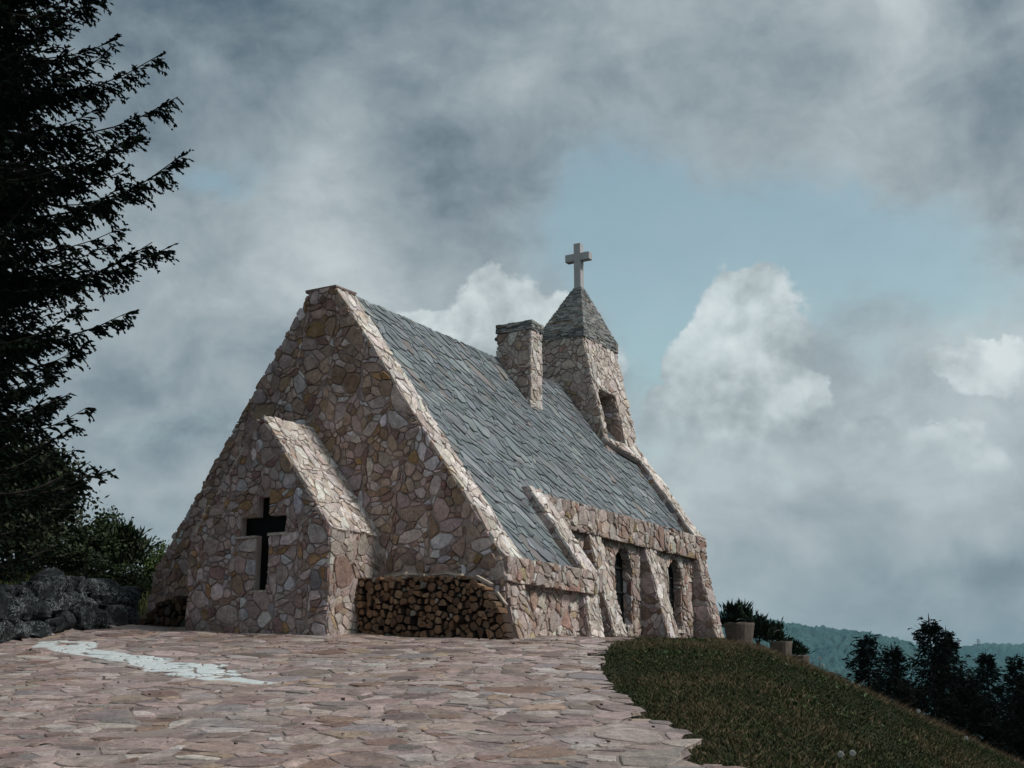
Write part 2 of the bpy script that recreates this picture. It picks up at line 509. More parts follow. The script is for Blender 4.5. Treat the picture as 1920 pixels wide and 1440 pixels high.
def hills():
    az = np.radians(np.linspace(-45, 60, 1100))
    rr = np.linspace(500, 3300, 170)
    prof = np.interp(np.degrees(az), [-45, -20, 0, 8, 10.7, 12, 13.8, 15.5, 16.8, 18, 19, 19.9, 21.4, 26, 35, 60], [1.2, 1.8, 3.1, 3.5, 3.08, 2.76, 2.54, 2.32, 2.0, 1.7, 1.4, 1.2, 1.0, .7, .5, 1.0])
    prof2 = np.interp(np.degrees(az), [-45, 0, 12, 15.5, 17, 19, 19.9, 21.4, 24, 35, 60], [.8, 1.0, 1.2, 1.62, 1.80, 1.80, 1.88, 1.86, 2.0, 2.4, 1.6])
    A, RR = np.meshgrid(az, rr, indexing='ij')
    top1 = np.tan(np.radians(prof))[:, None] * 2200
    top2 = np.tan(np.radians(prof2))[:, None] * 3000
    X = RR * np.sin(A - R(CAM_YAW)); Y = RR * np.cos(A - R(CAM_YAW))
    base = -95.
    b1 = np.exp(-((RR - 2200) / 620) ** 2); b2 = np.exp(-((RR - 3000) / 330) ** 2)
    Z1 = base + (top1 - base) * b1
    Z2 = base + (top2 - base) * b2
    Z = np.maximum(Z1, Z2)
    spur = np.abs(vnoise(X, Y, .006, 3)) * 34 * np.clip(1 - b1, 0, .6) * ss(600, 1200, RR)
    Z = Z - spur + 2.2 * vnoise(X, Y, .11, 1) + rng.uniform(-4.5, 4.5, Z.shape)
    V = np.stack([X, Y, Z], -1).reshape(-1, 3)
    na, nr = Z.shape
    i = np.arange(na - 1)[:, None] * nr + np.arange(nr - 1)[None]
    F = np.stack([i, i + 1, i + nr + 1, i + nr], -1).reshape(-1, 4)
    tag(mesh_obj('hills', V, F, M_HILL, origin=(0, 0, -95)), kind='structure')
hills()

# ------------------------------------------------------------------ haze
def haze():
    mb = MB()
    mb.box((0, 0, 22), (3900, 3900, 140))
    m = bpy.data.materials.new('haze')
    m.use_nodes = True
    m.node_tree.nodes.clear()
    n = NT(m.node_tree)
    o = n.new('ShaderNodeOutputMaterial')
    v = n.new('ShaderNodeVolumePrincipled')
    v.inputs['Color'].default_value = (.44, .80, 1.0, 1)
    v.inputs['Density'].default_value = .00009
    v.inputs['Anisotropy'].default_value = 0
    n.l.new(v.outputs[0], o.inputs['Volume'])
    tag(mb.build('haze', m, origin=(0, 0, 22)), kind='stuff')
HAZE = True
if HAZE:
    haze()

# ------------------------------------------------------------------ rubble cladding
def clip_half(poly, p, nrm):
    """keep the side where (q-p).n <= 0"""
    out = []
    k = len(poly)
    if k == 0:
        return out
    d = [(q[0] - p[0]) * nrm[0] + (q[1] - p[1]) * nrm[1] for q in poly]
    for i in range(k):
        a, b_ = poly[i], poly[(i + 1) % k]
        da, db = d[i], d[(i + 1) % k]
        if da <= 0:
            out.append(a)
        if (da < 0 < db) or (db < 0 < da):
            t = da / (da - db)
            out.append((a[0] + t * (b_[0] - a[0]), a[1] + t * (b_[1] - a[1])))
    return out
def area2(poly):
    return .5 * sum(poly[i][0] * poly[(i + 1) % len(poly)][1] - poly[(i + 1) % len(poly)][0] * poly[i][1] for i in range(len(poly)))
def ccw(poly):
    return list(poly) if area2(poly) > 0 else list(poly)[::-1]
def edges_out(poly):
    for i in range(len(poly)):
        a, b_ = poly[i], poly[(i + 1) % len(poly)]
        ex, ey = b_[0] - a[0], b_[1] - a[1]
        L = math.hypot(ex, ey)
        if L > 1e-9:
            yield a, (ey / L, -ex / L), L
def inset(poly, g):
    res = poly
    for a, nn, L in edges_out(poly):
        res = clip_half(res, (a[0] - nn[0] * g, a[1] - nn[1] * g), nn)
        if len(res) < 3:
            return []
    return res
def grow(poly, g):
    """push the edges of a convex outline outwards"""
    E_ = list(edges_out(poly))
    out = []
    for i in range(len(E_)):
        (a, n1, _), (c_, n2, _) = E_[i - 1], E_[i]
        d1 = a[0] * n1[0] + a[1] * n1[1] + g; d2 = c_[0] * n2[0] + c_[1] * n2[1] + g
        det = n1[0] * n2[1] - n1[1] * n2[0]
        if abs(det) < 1e-6:
            out.append((c_[0] + n2[0] * g, c_[1] + n2[1] * g)); continue
        out.append(((d1 * n2[1] - d2 * n1[1]) / det, (n1[0] * d2 - n2[0] * d1) / det))
    return out
def scatter(inside, box, size, lo=.55, hi=1.6, tries=40, pack=.80):
    """random seeds with radii: a few big ones, then smaller, then the gaps filled"""
    x0, y0, x1, y1 = box
    A = (x1 - x0) * (y1 - y0)
    nmax = int(A / (size * size) * 5) + 30
    P = np.zeros((nmax, 2)); Q = np.zeros(nmax); k = 0
    cls = [(hi, .16), (.5 * (hi + 1), .22), (1.0, .26), (.5 * (1 + lo), .25), (lo, 9.)]
    for mult, frac in cls:
        r0 = .5 * size * mult
        want = int(math.ceil(frac * A / (2 * r0) ** 2)) if frac < 2 else nmax
        N = min(int(want * 10), int(A / (2 * r0) ** 2 * 14)) + 20
        got = 0
        cand = rng.random((N, 2)) * (x1 - x0, y1 - y0) + (x0, y0)
        ok = inside(cand)
        rad = r0 * rng.uniform(.85, 1.15, N)
        for c_, r_, o_ in zip(cand, rad, ok):
            if not o_ or k >= nmax:
                continue
            if k and np.any((P[:k, 0] - c_[0]) ** 2 + (P[:k, 1] - c_[1]) ** 2 < (pack * (Q[:k] + r_)) ** 2):
                continue
            P[k] = c_; Q[k] = r_; k += 1
            got += 1
            if got >= want:
                break
    return P[:k], Q[:k]
def power_cells(P, Q, outline, kn=22, wt=.7):
    cells = []
    for i in range(len(P)):
        d = np.hypot(P[:, 0] - P[i, 0], P[:, 1] - P[i, 1])
        idx = np.argsort(d)[1:kn + 1]
        poly = list(outline)
        for j in idx:
            L = d[j]
            if L < 1e-9:
                continue
            nn = ((P[j, 0] - P[i, 0]) / L, (P[j, 1] - P[i, 1]) / L)
            t = .5 * (L + wt * (Q[i] ** 2 - Q[j] ** 2) / L)
            poly = clip_half(poly, (P[i, 0] + nn[0] * t, P[i, 1] + nn[1] * t), nn)
            if len(poly) < 3:
                break
        cells.append(poly if len(poly) >= 3 and area2(poly) > 1e-5 else None)
    return cells
def in_convex(outline):
    ed = list(edges_out(outline))
    def f(c_):
        ok = np.ones(len(c_), bool)
        for a, nn, L in ed:
            ok &= ((c_[:, 0] - a[0]) * nn[0] + (c_[:, 1] - a[1]) * nn[1]) < 0
        return ok
    return f
def ragged(poly, size, rough=.07, cut=(.12, .30)):
    """cut the corners and shake the edges of a cell"""
    out = []
    k = len(poly)
    for i in range(k):
        p0, p1, p2 = poly[i - 1], poly[i], poly[(i + 1) % k]
        for q in (p0, p2):
            L = math.hypot(q[0] - p1[0], q[1] - p1[1])
            t = random.uniform(*cut)
            if q is p0:
                out.append((p1[0] + (q[0] - p1[0]) * t, p1[1] + (q[1] - p1[1]) * t))
            else:
                t2 = random.uniform(*cut)
                out.append((p1[0] + (q[0] - p1[0]) * t2, p1[1] + (q[1] - p1[1]) * t2))
    cx = sum(p_[0] for p_ in poly) / k; cy = sum(p_[1] for p_ in poly) / k
    res = []
    for p_ in out:
        s = 1 - random.random() * rough
        res.append((cx + (p_[0] - cx) * s, cy + (p_[1] - cy) * s))
    mn = size * .10
    slim = [res[0]]
    for p_ in res[1:]:
        if math.hypot(p_[0] - slim[-1][0], p_[1] - slim[-1][1]) > mn:
            slim.append(p_)
    if len(slim) > 3 and math.hypot(slim[0][0] - slim[-1][0], slim[0][1] - slim[-1][1]) < mn:
        slim.pop()
    return slim if len(slim) >= 4 else res
PAL = {
    'front': [((0.390, 0.277, 0.226), 5), ((0.460, 0.345, 0.303), 4), ((0.312, 0.208, 0.142), 2.6), ((0.516, 0.428, 0.404), 2.2), ((0.600, 0.558, 0.579), 1.3), ((0.258, 0.154, 0.128), 1.4), ((0.384, 0.291, 0.289), 3), ((0.348, 0.214, 0.101), .7)],
    'porch': [((0.372, 0.291, 0.276), 5), ((0.438, 0.356, 0.353), 4), ((0.294, 0.208, 0.164), 1.8), ((0.516, 0.451, 0.458), 1.8), ((0.480, 0.475, 0.512), .7), ((0.252, 0.160, 0.149), 1.3), ((0.168, 0.166, 0.175), .4), ((0.348, 0.214, 0.108), .8)],  # also on south sides of buttresses, painting their shade in
    'side': [((.445, .36, .312), 5), ((.49, .42, .378), 4), ((.310, .220, .170), 1.6), ((.54, .50, .455), 2.2), ((.350, .265, .235), 2.5), ((.33, .21, .17), 1.0), ((.37, .28, .17), .6)],
    'coping': [((.60, .535, .485), 5), ((.66, .61, .565), 4), ((.50, .42, .37), 1.6), ((.53, .455, .385), 1.3), ((.41, .30, .24), .4)],  # also on east faces of buttresses, chimney and turret, painting their lit side
    'pave': [((.355, .268, .245), 5), ((.40, .318, .292), 4), ((.285, .208, .185), 3), ((.45, .385, .36), 2.0), ((.295, .258, .248), 1.3), ((.235, .15, .118), 1.1), ((.21, .165, .152), 1.1), ((.35, .26, .195), .8)],
    'slate': [((.165, .190, .202), 6), ((.185, .207, .217), 5), ((.145, .168, .182), 3), ((.222, .237, .242), 1.2), ((.18, .172, .168), .6), ((.205, .185, .175), .3)],
    'spire': [((.215, .215, .205), 4), ((.29, .29, .275), 3), ((.115, .122, .12), 3), ((.35, .34, .32), 1.2), ((.22, .17, .13), .7)],
}
def pick(pal):
    L = PAL[pal]
    c_ = random.choices([q[0] for q in L], [q[1] for q in L])[0]
    k = random.uniform(.74, 1.24)
    return tuple(max(.01, x * k * random.uniform(.96, 1.04)) for x in c_)
STONES = {}          # kind of piece -> list of records
CYAW, CPT = R(CAM_YAW), R(CAM_PITCH)
_F = np.array([-math.sin(CYAW), math.cos(CYAW), 0]); _R = np.array([math.cos(CYAW), math.sin(CYAW), 0])
_FW = math.cos(CPT) * _F + np.array([0, 0, math.sin(CPT)]); _U = -math.sin(CPT) * _F + np.array([0, 0, math.cos(CPT)])
def seen_size(V, nrm):
    """rough size in the picture: used only to choose which pieces become objects of their own"""
    c_ = V.mean(0)
    wz = V @ _FW
    if c_ @ nrm > 0 or wz.min() < .5:
        return 0
    u = V @ _R / wz; v = V @ _U / wz
    if abs(u.mean()) > .42 or abs(v.mean()) > .32:
        return 0
    return (u.max() - u.min()) * (v.max() - v.min())
class Frame:
    def __init__(s, o, u, v, n):
        s.o, s.u, s.v, s.n = (np.array(k, float) for k in (o, u, v, n))
        s.u /= np.linalg.norm(s.u); s.v /= np.linalg.norm(s.v); s.n /= np.linalg.norm(s.n)
        s.flip = np.dot(np.cross(s.u, s.v), s.n) < 0
    def at(s, q, h):
        return s.o + s.u * q[0] + s.v * q[1] + s.n * h
    def normal(s, q):
        return s.n
class GroundFrame:
    flip = False
    def at(s, q, h):
        return np.array([q[0], q[1], float(height(q[0], q[1])) + h])
    def normal(s, q):
        return np.array([0, 0, 1.])
def piece(fr, poly, h, back=.03, bev=.16, dome=.008, tilt=0., tdir=None, edge=.62):
    """one stone: skirt into the mortar, rough arris, faintly domed face"""
    k = len(poly)
    c_ = (sum(p_[0] for p_ in poly) / k, sum(p_[1] for p_ in poly) / k)
    if tdir is None:
        th = random.uniform(0, 6.283)
        tdir = (math.cos(th), math.sin(th))
    def hh(p_, base):
        return base + tilt * ((p_[0] - c_[0]) * tdir[0] + (p_[1] - c_[1]) * tdir[1])
    V, F = [], []
    for p_ in poly:
        V.append(fr.at(p_, -back))
    for p_ in poly:
        V.append(fr.at(p_, max(.002, hh(p_, h * edge))))
    for p_ in poly:
        s = 1 - bev * random.uniform(.5, 1.3)
        q = (c_[0] + (p_[0] - c_[0]) * s, c_[1] + (p_[1] - c_[1]) * s)
        V.append(fr.at(q, max(.004, hh(q, h) + random.uniform(-.12, .12) * h)))
    V.append(fr.at(c_, h + random.uniform(.2, 1) * dome))
    for i in range(k):
        j = (i + 1) % k
        F.append((i, j, k + j, k + i)); F.append((k + i, k + j, 2 * k + j, 2 * k + i)); F.append((2 * k + i, 2 * k + j, 3 * k))
    if fr.flip:
        F = [f[::-1] for f in F]
    return np.array(V), F
def clip_to(poly, outline):
    for a, nn, L in edges_out(outline):
        poly = clip_half(poly, a, nn)
        if len(poly) < 3:
            return []
    return poly
def shrink(poly, g):
    A = abs(area2(poly))
    per = sum(math.hypot(poly[i][0] - poly[i - 1][0], poly[i][1] - poly[i - 1][1]) for i in range(len(poly)))
    s = max(.5, 1 - g * per / (2 * A) * .5)
    cx = sum(p_[0] for p_ in poly) / len(poly); cy = sum(p_[1] for p_ in poly) / len(poly)
    return [(cx + (p_[0] - cx) * s, cy + (p_[1] - cy) * s) for p_ in poly]
def make_warp(size, amt):
    T = []
    for k, a in ((2 * math.pi / (3.6 * size), .20 * size * amt), (2 * math.pi / (3.1 * size), .15 * size * amt), (2 * math.pi / (1.9 * size), .07 * size * amt)):
        for comp in (0, 1):
            th = random.uniform(0, 6.283)
            T.append((comp, k * math.cos(th), k * math.sin(th), random.uniform(0, 6.283), a))
    def f(p_):
        d = [0., 0.]
        for comp, kx, ky, ph, a in T:
            d[comp] += a * math.sin(kx * p_[0] + ky * p_[1] + ph)
        return (p_[0] + d[0], p_[1] + d[1])
    return f
def clad(kind, parent, fr, outline, size, pal, thick=.035, gap=.014, holes=(), aniso=1.0, ang=0.0, edge_grow=.0, tilt=.11, tdir=None, bev=.08, rough=.05, cut=None, lo=.45, hi=1.7, mat=None, back=.03, minarea=.07, keep=None, edge=.74, warp=1.5):
    outline = ccw(outline)
    ca, sa = math.cos(ang), math.sin(ang)
    fwd = lambda p_: ((ca * p_[0] + sa * p_[1]) / aniso, -sa * p_[0] + ca * p_[1])
    inv = lambda p_: (ca * p_[0] * aniso - sa * p_[1], sa * p_[0] * aniso + ca * p_[1])
    og = grow(outline, edge_grow)
    q = [fwd(p_) for p_ in og]
    xs = [p_[0] for p_ in q]; ys = [p_[1] for p_ in q]
    sz = size / math.sqrt(aniso)
    mg = .9 * sz
    bx = (min(xs) - mg, min(ys) - mg, max(xs) + mg, max(ys) + mg)
    zone = ccw(grow(ccw(q), mg))
    P, Q = scatter(in_convex(zone), bx, sz, lo, hi)
    m2 = 3 * sz
    cells = power_cells(P, Q, [(bx[0] - m2, bx[1] - m2), (bx[2] + m2, bx[1] - m2), (bx[2] + m2, bx[3] + m2), (bx[0] - m2, bx[3] + m2)])
    wf = make_warp(sz, warp)
    n_ = 0
    for cell in cells:
        if cell is None:
            continue
        poly = ccw([inv(wf(p_)) for p_ in cell])
        poly = clip_to(poly, og)
        if len(poly) < 3 or area2(poly) < .04 * size * size:
            continue
        poly = shrink(poly, gap)
        for hole in holes:
            if len(poly) < 3:
                break
            hole = ccw(hole)
            q = poly
            for a, nn, L in edges_out(hole):
                q = clip_half(q, a, nn)
            if len(q) < 3 or area2(q) < 1e-5:
                continue
            best = []
            for a, nn, L in edges_out(hole):
                q = clip_half(poly, a, (-nn[0], -nn[1]))
                if len(q) >= 3 and (not best or area2(q) > area2(best)):
                    best = q
            poly = best
        if len(poly) < 3 or area2(poly) < minarea * size * size:
            continue
        if keep is not None and not keep(poly):
            continue
        k = math.sqrt(area2(poly))
        c_ = cut or random.choice(((.01, .05), (.02, .08), (.03, .12), (.06, .22)))
        poly = ragged(poly, k, rough, c_)
        if len(poly) < 4:
            continue
        h = thick * random.uniform(.4, 1.45)
        V, F = piece(fr, poly, h, back, bev, thick * .3, tilt, tdir, edge)
        STONES.setdefault(kind, []).append((seen_size(V, fr.normal(None)), V, F, pick(pal), parent, mat or M_STONE))
        n_ += 1
    return n_
def flush_pieces(kind, name, owner, stuff_name, limit=300):
    """the largest in view as objects of their own, the rest joined into one part"""
    L = sorted(STONES.get(kind, []), key=lambda r_: -r_[0])
    for sc_, V, F, t, par, mt in L[:limit]:
        mesh_obj(name, V, F, mt, par, t, origin=V.mean(0))
    if len(L) > limit:
        mb = MB()
        for sc_, V, F, t, par, mt in L[limit:]:
            mb.add(V, F, t)
        o = mb.build(stuff_name, L[0][5], owner, tint=True)
        tag(o, kind='stuff')
    return len(L)

# ------------------------------------------------------------------ chapel
XC = -11.2
YF, YF2, YM, YM2, YB, YB2 = 14.0, 14.44, 16.26, 16.67, 22.68, 23.08     # front gable, middle parapet, rear gable
D_ = np.array([.5757, 0, -.8177]); N_ = np.array([.8177, 0, .5757])        # down the east slope, out of it
def slope_z(x, off=0):
    return 4.79 - 1.4204 * (x + 10.36) - off / .5757
def slope_at(z, off=0):
    """point of the slope plane at height z (x, z)"""
    return -10.36 - (z - 4.79 + off / .5757) / 1.4204
chapel = empty('chapel', (XC, 18.5, .6))
tag(chapel, 'rubble stone chapel with slate roof, chimney, bell turret and cross on top', 'chapel')
def prism_y(name, poly, y0, y1, mt, parent, **kw):
    k = len(poly)
    V = [(x, y0, z) for x, z in poly] + [(x, y1, z) for x, z in poly]
    F = [tuple(range(k)), tuple(range(2 * k - 1, k - 1, -1))] + [(i, k + i, k + (i + 1) % k, (i + 1) % k) for i in range(k)]
    return mesh_obj(name, V, F, mt, parent, **kw)
def block(name, x0, x1, y0, y1, z0, z1, mt, parent):
    mb = MB()
    mb.box(((x0 + x1) / 2, (y0 + y1) / 2, (z0 + z1) / 2), ((x1 - x0) / 2, (y1 - y0) / 2, (z1 - z0) / 2))
    return mb.build(name, mt, parent)
mirror = lambda x: 2 * XC - x
GX = [(-10.97, 5.70), (-8.15, 1.655), (-8.13, 1.36), (-7.86, .25)]
front_poly = [(-7.86, .25), (-8.13, 1.36), (-8.15, 1.655), (-10.97, 5.70), (mirror(-10.97), 5.70), (mirror(-8.15), 1.655), (mirror(-8.13), 1.36), (mirror(-7.86), .25)]
front_wall = prism_y('front_wall', front_poly, YF, YF2, M_MORTAR, chapel)
Fy = lambda y: Frame((0, y, 0), (1, 0, 0), (0, 0, 1), (0, -1, 0))           # faces looking towards the path
Fx = lambda x: Frame((x, 0, 0), (0, 1, 0), (0, 0, 1), (1, 0, 0))            # faces looking east
wood_zone = lambda poly: not (all(p_[1] < 1.15 for p_ in poly) and all(-9.9 < p_[0] < -8.6 or p_[0] < -12.6 and p_[0] > -13.8 for p_ in poly))
def not_behind_porch(poly):
    return not all(-12.3 < p_[0] < -10.25 and p_[1] < 1.95 + 1.2 * (1.1 - abs(p_[0] + 11.27)) for p_ in poly)
# the gable in convex pieces would show joints: clad the outline's convex hull and trim at the eaves
clad('wall', front_wall, Fy(YF), front_poly, .17, 'front', .028, .012, edge_grow=.02, keep=lambda q: wood_zone(q) and not_behind_porch(q), rough=.06)
# coping stones on the east slope of the front gable
s0 = 0.02; s1 = (5.70 - 1.655) / .8177
Fs = lambda y, off=0: Frame(np.array([-10.97, y, 5.70]) - N_ * off, (0, 1, 0), D_, N_)
clad('coping', front_wall, Fs(YF), [(-.01, s0), (YF2 - YF + .02, s0), (YF2 - YF + .02, s1), (-.01, s1)], .20, 'coping', .014, .006, aniso=1.25, ang=math.pi / 2, bev=.10, cut=(.06, .2), edge_grow=.012)
# west slope, seen edge-on
Fw_ = lambda y: Frame((mirror(-10.97), y, 5.70), (0, 1, 0), (-D_[0], 0, D_[2]), (-N_[0], 0, N_[2]))
clad('hidden', front_wall, Fw_(YF), [(0, s0), (YF2 - YF, s0), (YF2 - YF, s1), (0, s1)], .24, 'front', .05, .03, rough=.14)
# cap slab
mb = MB()
mb.box((-11.235, 14.22, 5.725), (.285, .245, .022), (.24, .17, .15), jit=.010)
mb.build('cap_slab', M_STONE, chapel, tint=True)
# east foot of the front gable below the eaves band
bl = math.hypot(.27, 1.11)
clad('buttress', front_wall, Frame((-8.13, YF, 1.36), (0, 1, 0), (.27, 0, -1.11), (1.11, 0, .27)), [(0, 0), (.44, 0), (.44, bl), (0, bl)], .19, 'side', .024, .012, edge_grow=.01)

# rear gable
rear_poly = [(-8.45, .25), (-8.95, 2.44), (-8.95, slope_z(-8.95)), (-10.97, 5.70), (mirror(-10.97), 5.70), (mirror(-8.95), slope_z(-8.95)), (mirror(-8.95), 2.44), (mirror(-8.45), .25)]
rear_wall = prism_y('rear_wall', rear_poly, YB, YB2, M_MORTAR, chapel)
clad('coping', rear_wall, Fs(YB), [(-.01, 1.15), (.42, 1.15), (.42, (5.70 - slope_z(-8.95)) / .8177), (-.01, (5.70 - slope_z(-8.95)) / .8177)], .19, 'coping', .014, .006, aniso=1.2, ang=math.pi / 2, bev=.10, cut=(.06, .2), edge_grow=.012)
# buttress face of the rear gable is its lower edge
bl2 = math.hypot(.50, 2.19)
clad('buttress', rear_wall, Frame((-8.95, YB, 2.44), (0, 1, 0), (.50, 0, -2.19), (2.19, 0, .50)), [(0, 0), (.40, 0), (.40, bl2), (0, bl2)], .185, 'side', .023, .012, edge_grow=.01)
clad('buttress', rear_wall, Fy(YB), [(-9.05, .3), (-8.46, .3), (-8.95, 2.44), (-9.05, 2.44)], .20, 'porch', .018, .007)

# middle parapet with its buttress foot
par_poly = [(-7.95, .25), (-8.13, 1.36), (-8.15, 1.655), (-9.06, slope_z(-9.06)), (-9.35, slope_z(-9.06)), (-9.35, .25)]
parapet = prism_y('parapet', par_poly, YM, YM2, M_MORTAR, chapel)
sp0 = (5.70 - slope_z(-9.06)) / .8177
clad('coping', parapet, Fs(YM), [(-.01, sp0), (.42, sp0), (.42, s1), (-.01, s1)], .19, 'coping', .014, .006, aniso=1.2, ang=math.pi / 2, bev=.10, cut=(.06, .2), edge_grow=.012)
bl3 = math.hypot(.18, 1.11)
clad('buttress', parapet, Frame((-8.13, YM, 1.36), (0, 1, 0), (.18, 0, -1.11), (1.11, 0, .18)), [(0, 0), (.41, 0), (.41, bl3), (0, bl3)], .18, 'coping', .016, .006, edge_grow=.01)
clad('buttress', parapet, Fy(YM), [(-8.22, .3), (-7.96, .3), (-8.13, 1.36), (-8.22, 1.36)], .22, 'porch', .025, .012)

def verge(owner, y, za, zb):
    """small stones on the path side of a raking parapet, above the slates"""
    P_ = lambda z, o: (slope_at(z) - .8177 * o, z - .5757 * o)
    clad('buttress', owner, Fy(y), [P_(za, .004), P_(zb, .004), P_(zb, .12), P_(za, .12)], .15, 'porch', .016, .006)
verge(parapet, YM, slope_z(-9.06), 1.66)
verge(rear_wall, YB, 4.38, 2.86)
# roof slabs
def roof_slab(y0, y1, xe):
    o = .105
    return [(XC, slope_z(XC, o)), (xe, slope_z(xe, o)), (xe - .06, slope_z(xe, o) - .10), (XC, slope_z(XC, o) - .16), (mirror(xe) + .06, slope_z(xe, o) - .10), (mirror(xe), slope_z(xe, o))]
roof = empty('roof', (XC, 18.5, 5.0))
roof.parent = chapel; roof.location = tuple(WPOS[roof] - WPOS[chapel])
prism_y('roof_deck', roof_slab(0, 0, -8.20), YF2 - .02, YM + .02, M_BED, roof)
prism_y('roof_deck', roof_slab(0, 0, -9.02), YM + .02, YB + .02, M_BED, roof)
off = .10
p0 = np.array([XC, 0, slope_z(XC, off)])
Fr = Frame(p0, (0, 1, 0), D_, N_)
v_low = (p0[2] - 1.60) / .8177
v_up = (p0[2] - (slope_z(-8.98, off))) / .8177
clad('slate', roof, Fr, [(YF2, -.03), (YB, -.03), (YB, v_low), (YF2, v_low)], .20, 'slate', .012, .002, holes=[[(YM + .02, v_up), (YB + .5, v_up), (YB + .5, v_low + 1), (YM + .02, v_low + 1)], [(YM - .02, v_up + .05), (YM2, v_up + .05), (YM2, v_low), (YM - .02, v_low)]],
     aniso=1.5, ang=1.15, tilt=.075, warp=1.6, tdir=(-.35, .94), bev=.05, rough=.05, cut=(.02, .16), lo=.45, hi=1.8, mat=M_SLATE, back=.02, edge=.9)

# front side wall under the low eaves
sw = block('side_wall', -8.42, -8.22, YF2 - .01, YM + .01, .25, 1.60, M_MORTAR, chapel)
clad('side', sw, Fx(-8.22), [(YF2 - .05, .3), (YM + .05, .3), (YM + .05, 1.42), (YF2 - .05, 1.42)], .19, 'side', .024, .012)
band = block('eaves_band', -8.34, -8.085, YF - .02, YM2 + .02, 1.37, 1.615, M_MORTAR, chapel)
clad('eaves', band, Fx(-8.085), [(YF - .03, 1.345), (YM2 + .03, 1.345), (YM2 + .03, 1.66), (YF - .03, 1.66)], .18, 'side', .026, .007, edge_grow=.012, rough=.1)
clad('eaves', band, Fy(YF - .02), [(-8.34, 1.345), (-8.07, 1.345), (-8.12, 1.66), (-8.34, 1.66)], .175, 'side', .023, .012)
# rear side wall with two arched windows
WINDOWS = [(19.27, 19.95), (21.52, 22.17)]
ZS, ZSP = 1.05, 2.03
def arch(y0, y1, n_=10, grow_=0.0):
    c_, r_ = (y0 + y1) / 2, (y1 - y0) / 2 + grow_
    return [(c_ + r_ * math.cos(math.pi - math.pi * i / n_), ZSP + r_ * math.sin(math.pi - math.pi * i / n_)) for i in range(n_ + 1)]
def rear_side():
    X = -9.07; V = []; F = []
    def face(pts):
        b_ = len(V)
        V.extend((X, y, z) for y, z in pts)
        F.append(tuple(range(b_, b_ + len(pts))))
    yl = YM2 - .02
    for y0, y1 in WINDOWS:
        face([(yl, .25), (y0, .25), (y0, ZS), (y0, ZSP), (y0, 2.50), (yl, 2.50)])
        face([(y0, .25), (y1, .25), (y1, ZS), (y0, ZS)])
        a = arch(y0, y1)
        face([(y0, 2.50)] + a + [(y1, 2.50)])
        ring = [(y0, ZS)] + a + [(y1, ZS)]
        for i in range(len(ring)):
            p_, q = ring[i], ring[(i + 1) % len(ring)]
            b_ = len(V)
            V.extend([(X, *p_), (X - .24, *p_), (X - .24, *q), (X, *q)])
            F.append((b_, b_ + 1, b_ + 2, b_ + 3))
        yl = y1
    face([(yl, .25), (YB + .02, .25), (YB + .02, 2.50), (yl, 2.50)])
    return mesh_obj('side_wall', V, F, M_MORTAR, chapel)
rw = rear_side()
holes = []
for y0, y1 in WINDOWS:
    holes.append(ccw([(y0, ZS)] + arch(y0, y1)[::2] + [(y1, ZS)]))
clad('side', rw, Fx(-9.07), [(YM2 - .05, .3), (YB + .05, .3), (YB + .05, 2.50), (YM2 - .05, 2.50)], .185, 'side', .024, .012, holes=holes)
for y0, y1 in WINDOWS:
    # stones of the reveal
    clad('side', rw, Frame((-9.06, y1 - .005, 0), (-1, 0, 0), (0, 0, 1), (0, -1, 0)), [(0, ZS), (.175, ZS), (.175, ZSP), (0, ZSP)], .22, 'front', .022, .014)
    clad('side', rw, Frame((-9.06, 0, ZS), (-1, 0, 0), (0, 1, 0), (0, 0, 1)), [(-.05, y0), (.175, y0), (.175, y1), (-.05, y1)], .24, 'coping', .02, .012)
    a = arch(y0, y1, 7)
    for (ya, za), (yb, zb) in zip(a[:-1], a[1:]):
        L = math.hypot(yb - ya, zb - za)
        clad('side', rw, Frame((-9.06, ya, za), (-1, 0, 0), (0, yb - ya, zb - za), (0, (y0 + y1) / 2 - (ya + yb) / 2, ZSP - (za + zb) / 2)), [(0, 0), (.175, 0), (.175, L), (0, L)], .2, 'front', .02, .012)
    # frame and pane
    fm = MB()
    xf = -9.245
    ring = [(y0, ZS)] + arch(y0, y1, 12) + [(y1, ZS), (y0, ZS)]
    cy_, cz_ = (y0 + y1) / 2, 1.6
    for (ya, za), (yb, zb) in zip(ring[:-1], ring[1:]):
        L = math.hypot(yb - ya, zb - za)
        if L < .01: continue
        th = math.atan2(zb - za, yb - ya)
        M = np.array([[1, 0, 0], [0, math.cos(th), -math.sin(th)], [0, math.sin(th), math.cos(th)]])
        fm.box((xf, (ya + yb) / 2, (za + zb) / 2), (.022, L / 2 + .01, .028), M=M)
    fm.box((xf + .004, cy_, 1.68), (.018, .016, .62))
    fm.box((xf + .007, cy_, 1.62), (.016, (y1 - y0) / 2, .014))
    fm.box((xf + .007, cy_, 2.03), (.016, (y1 - y0) / 2, .014))
    w_ = fm.build('window', M_FRAME, chapel)
    pn = MB()
    pts = [(y0, ZS)] + arch(y0, y1, 12) + [(y1, ZS)]
    k = len(pts)
    pn.add([(xf - .006, y, z) for y, z in pts] + [(xf - .014, y, z) for y, z in pts], [tuple(range(k)), tuple(range(2 * k - 1, k - 1, -1))] + [(i, k + i, k + (i + 1) % k, (i + 1) % k) for i in range(k)])
    pn.build('pane', M_GLASS, w_)
band2 = block('eaves_band', -9.25, -8.945, YM2 - .02, YB2 + .02, 2.445, 2.80, M_MORTAR, chapel)
clad('eaves', band2, Fx(-8.945), [(YM2 - .02, 2.42), (YB2 + .04, 2.42), (YB2 + .04, 2.86), (YM2 - .02, 2.86)], .19, 'side', .026, .007, edge_grow=.012, rough=.1)
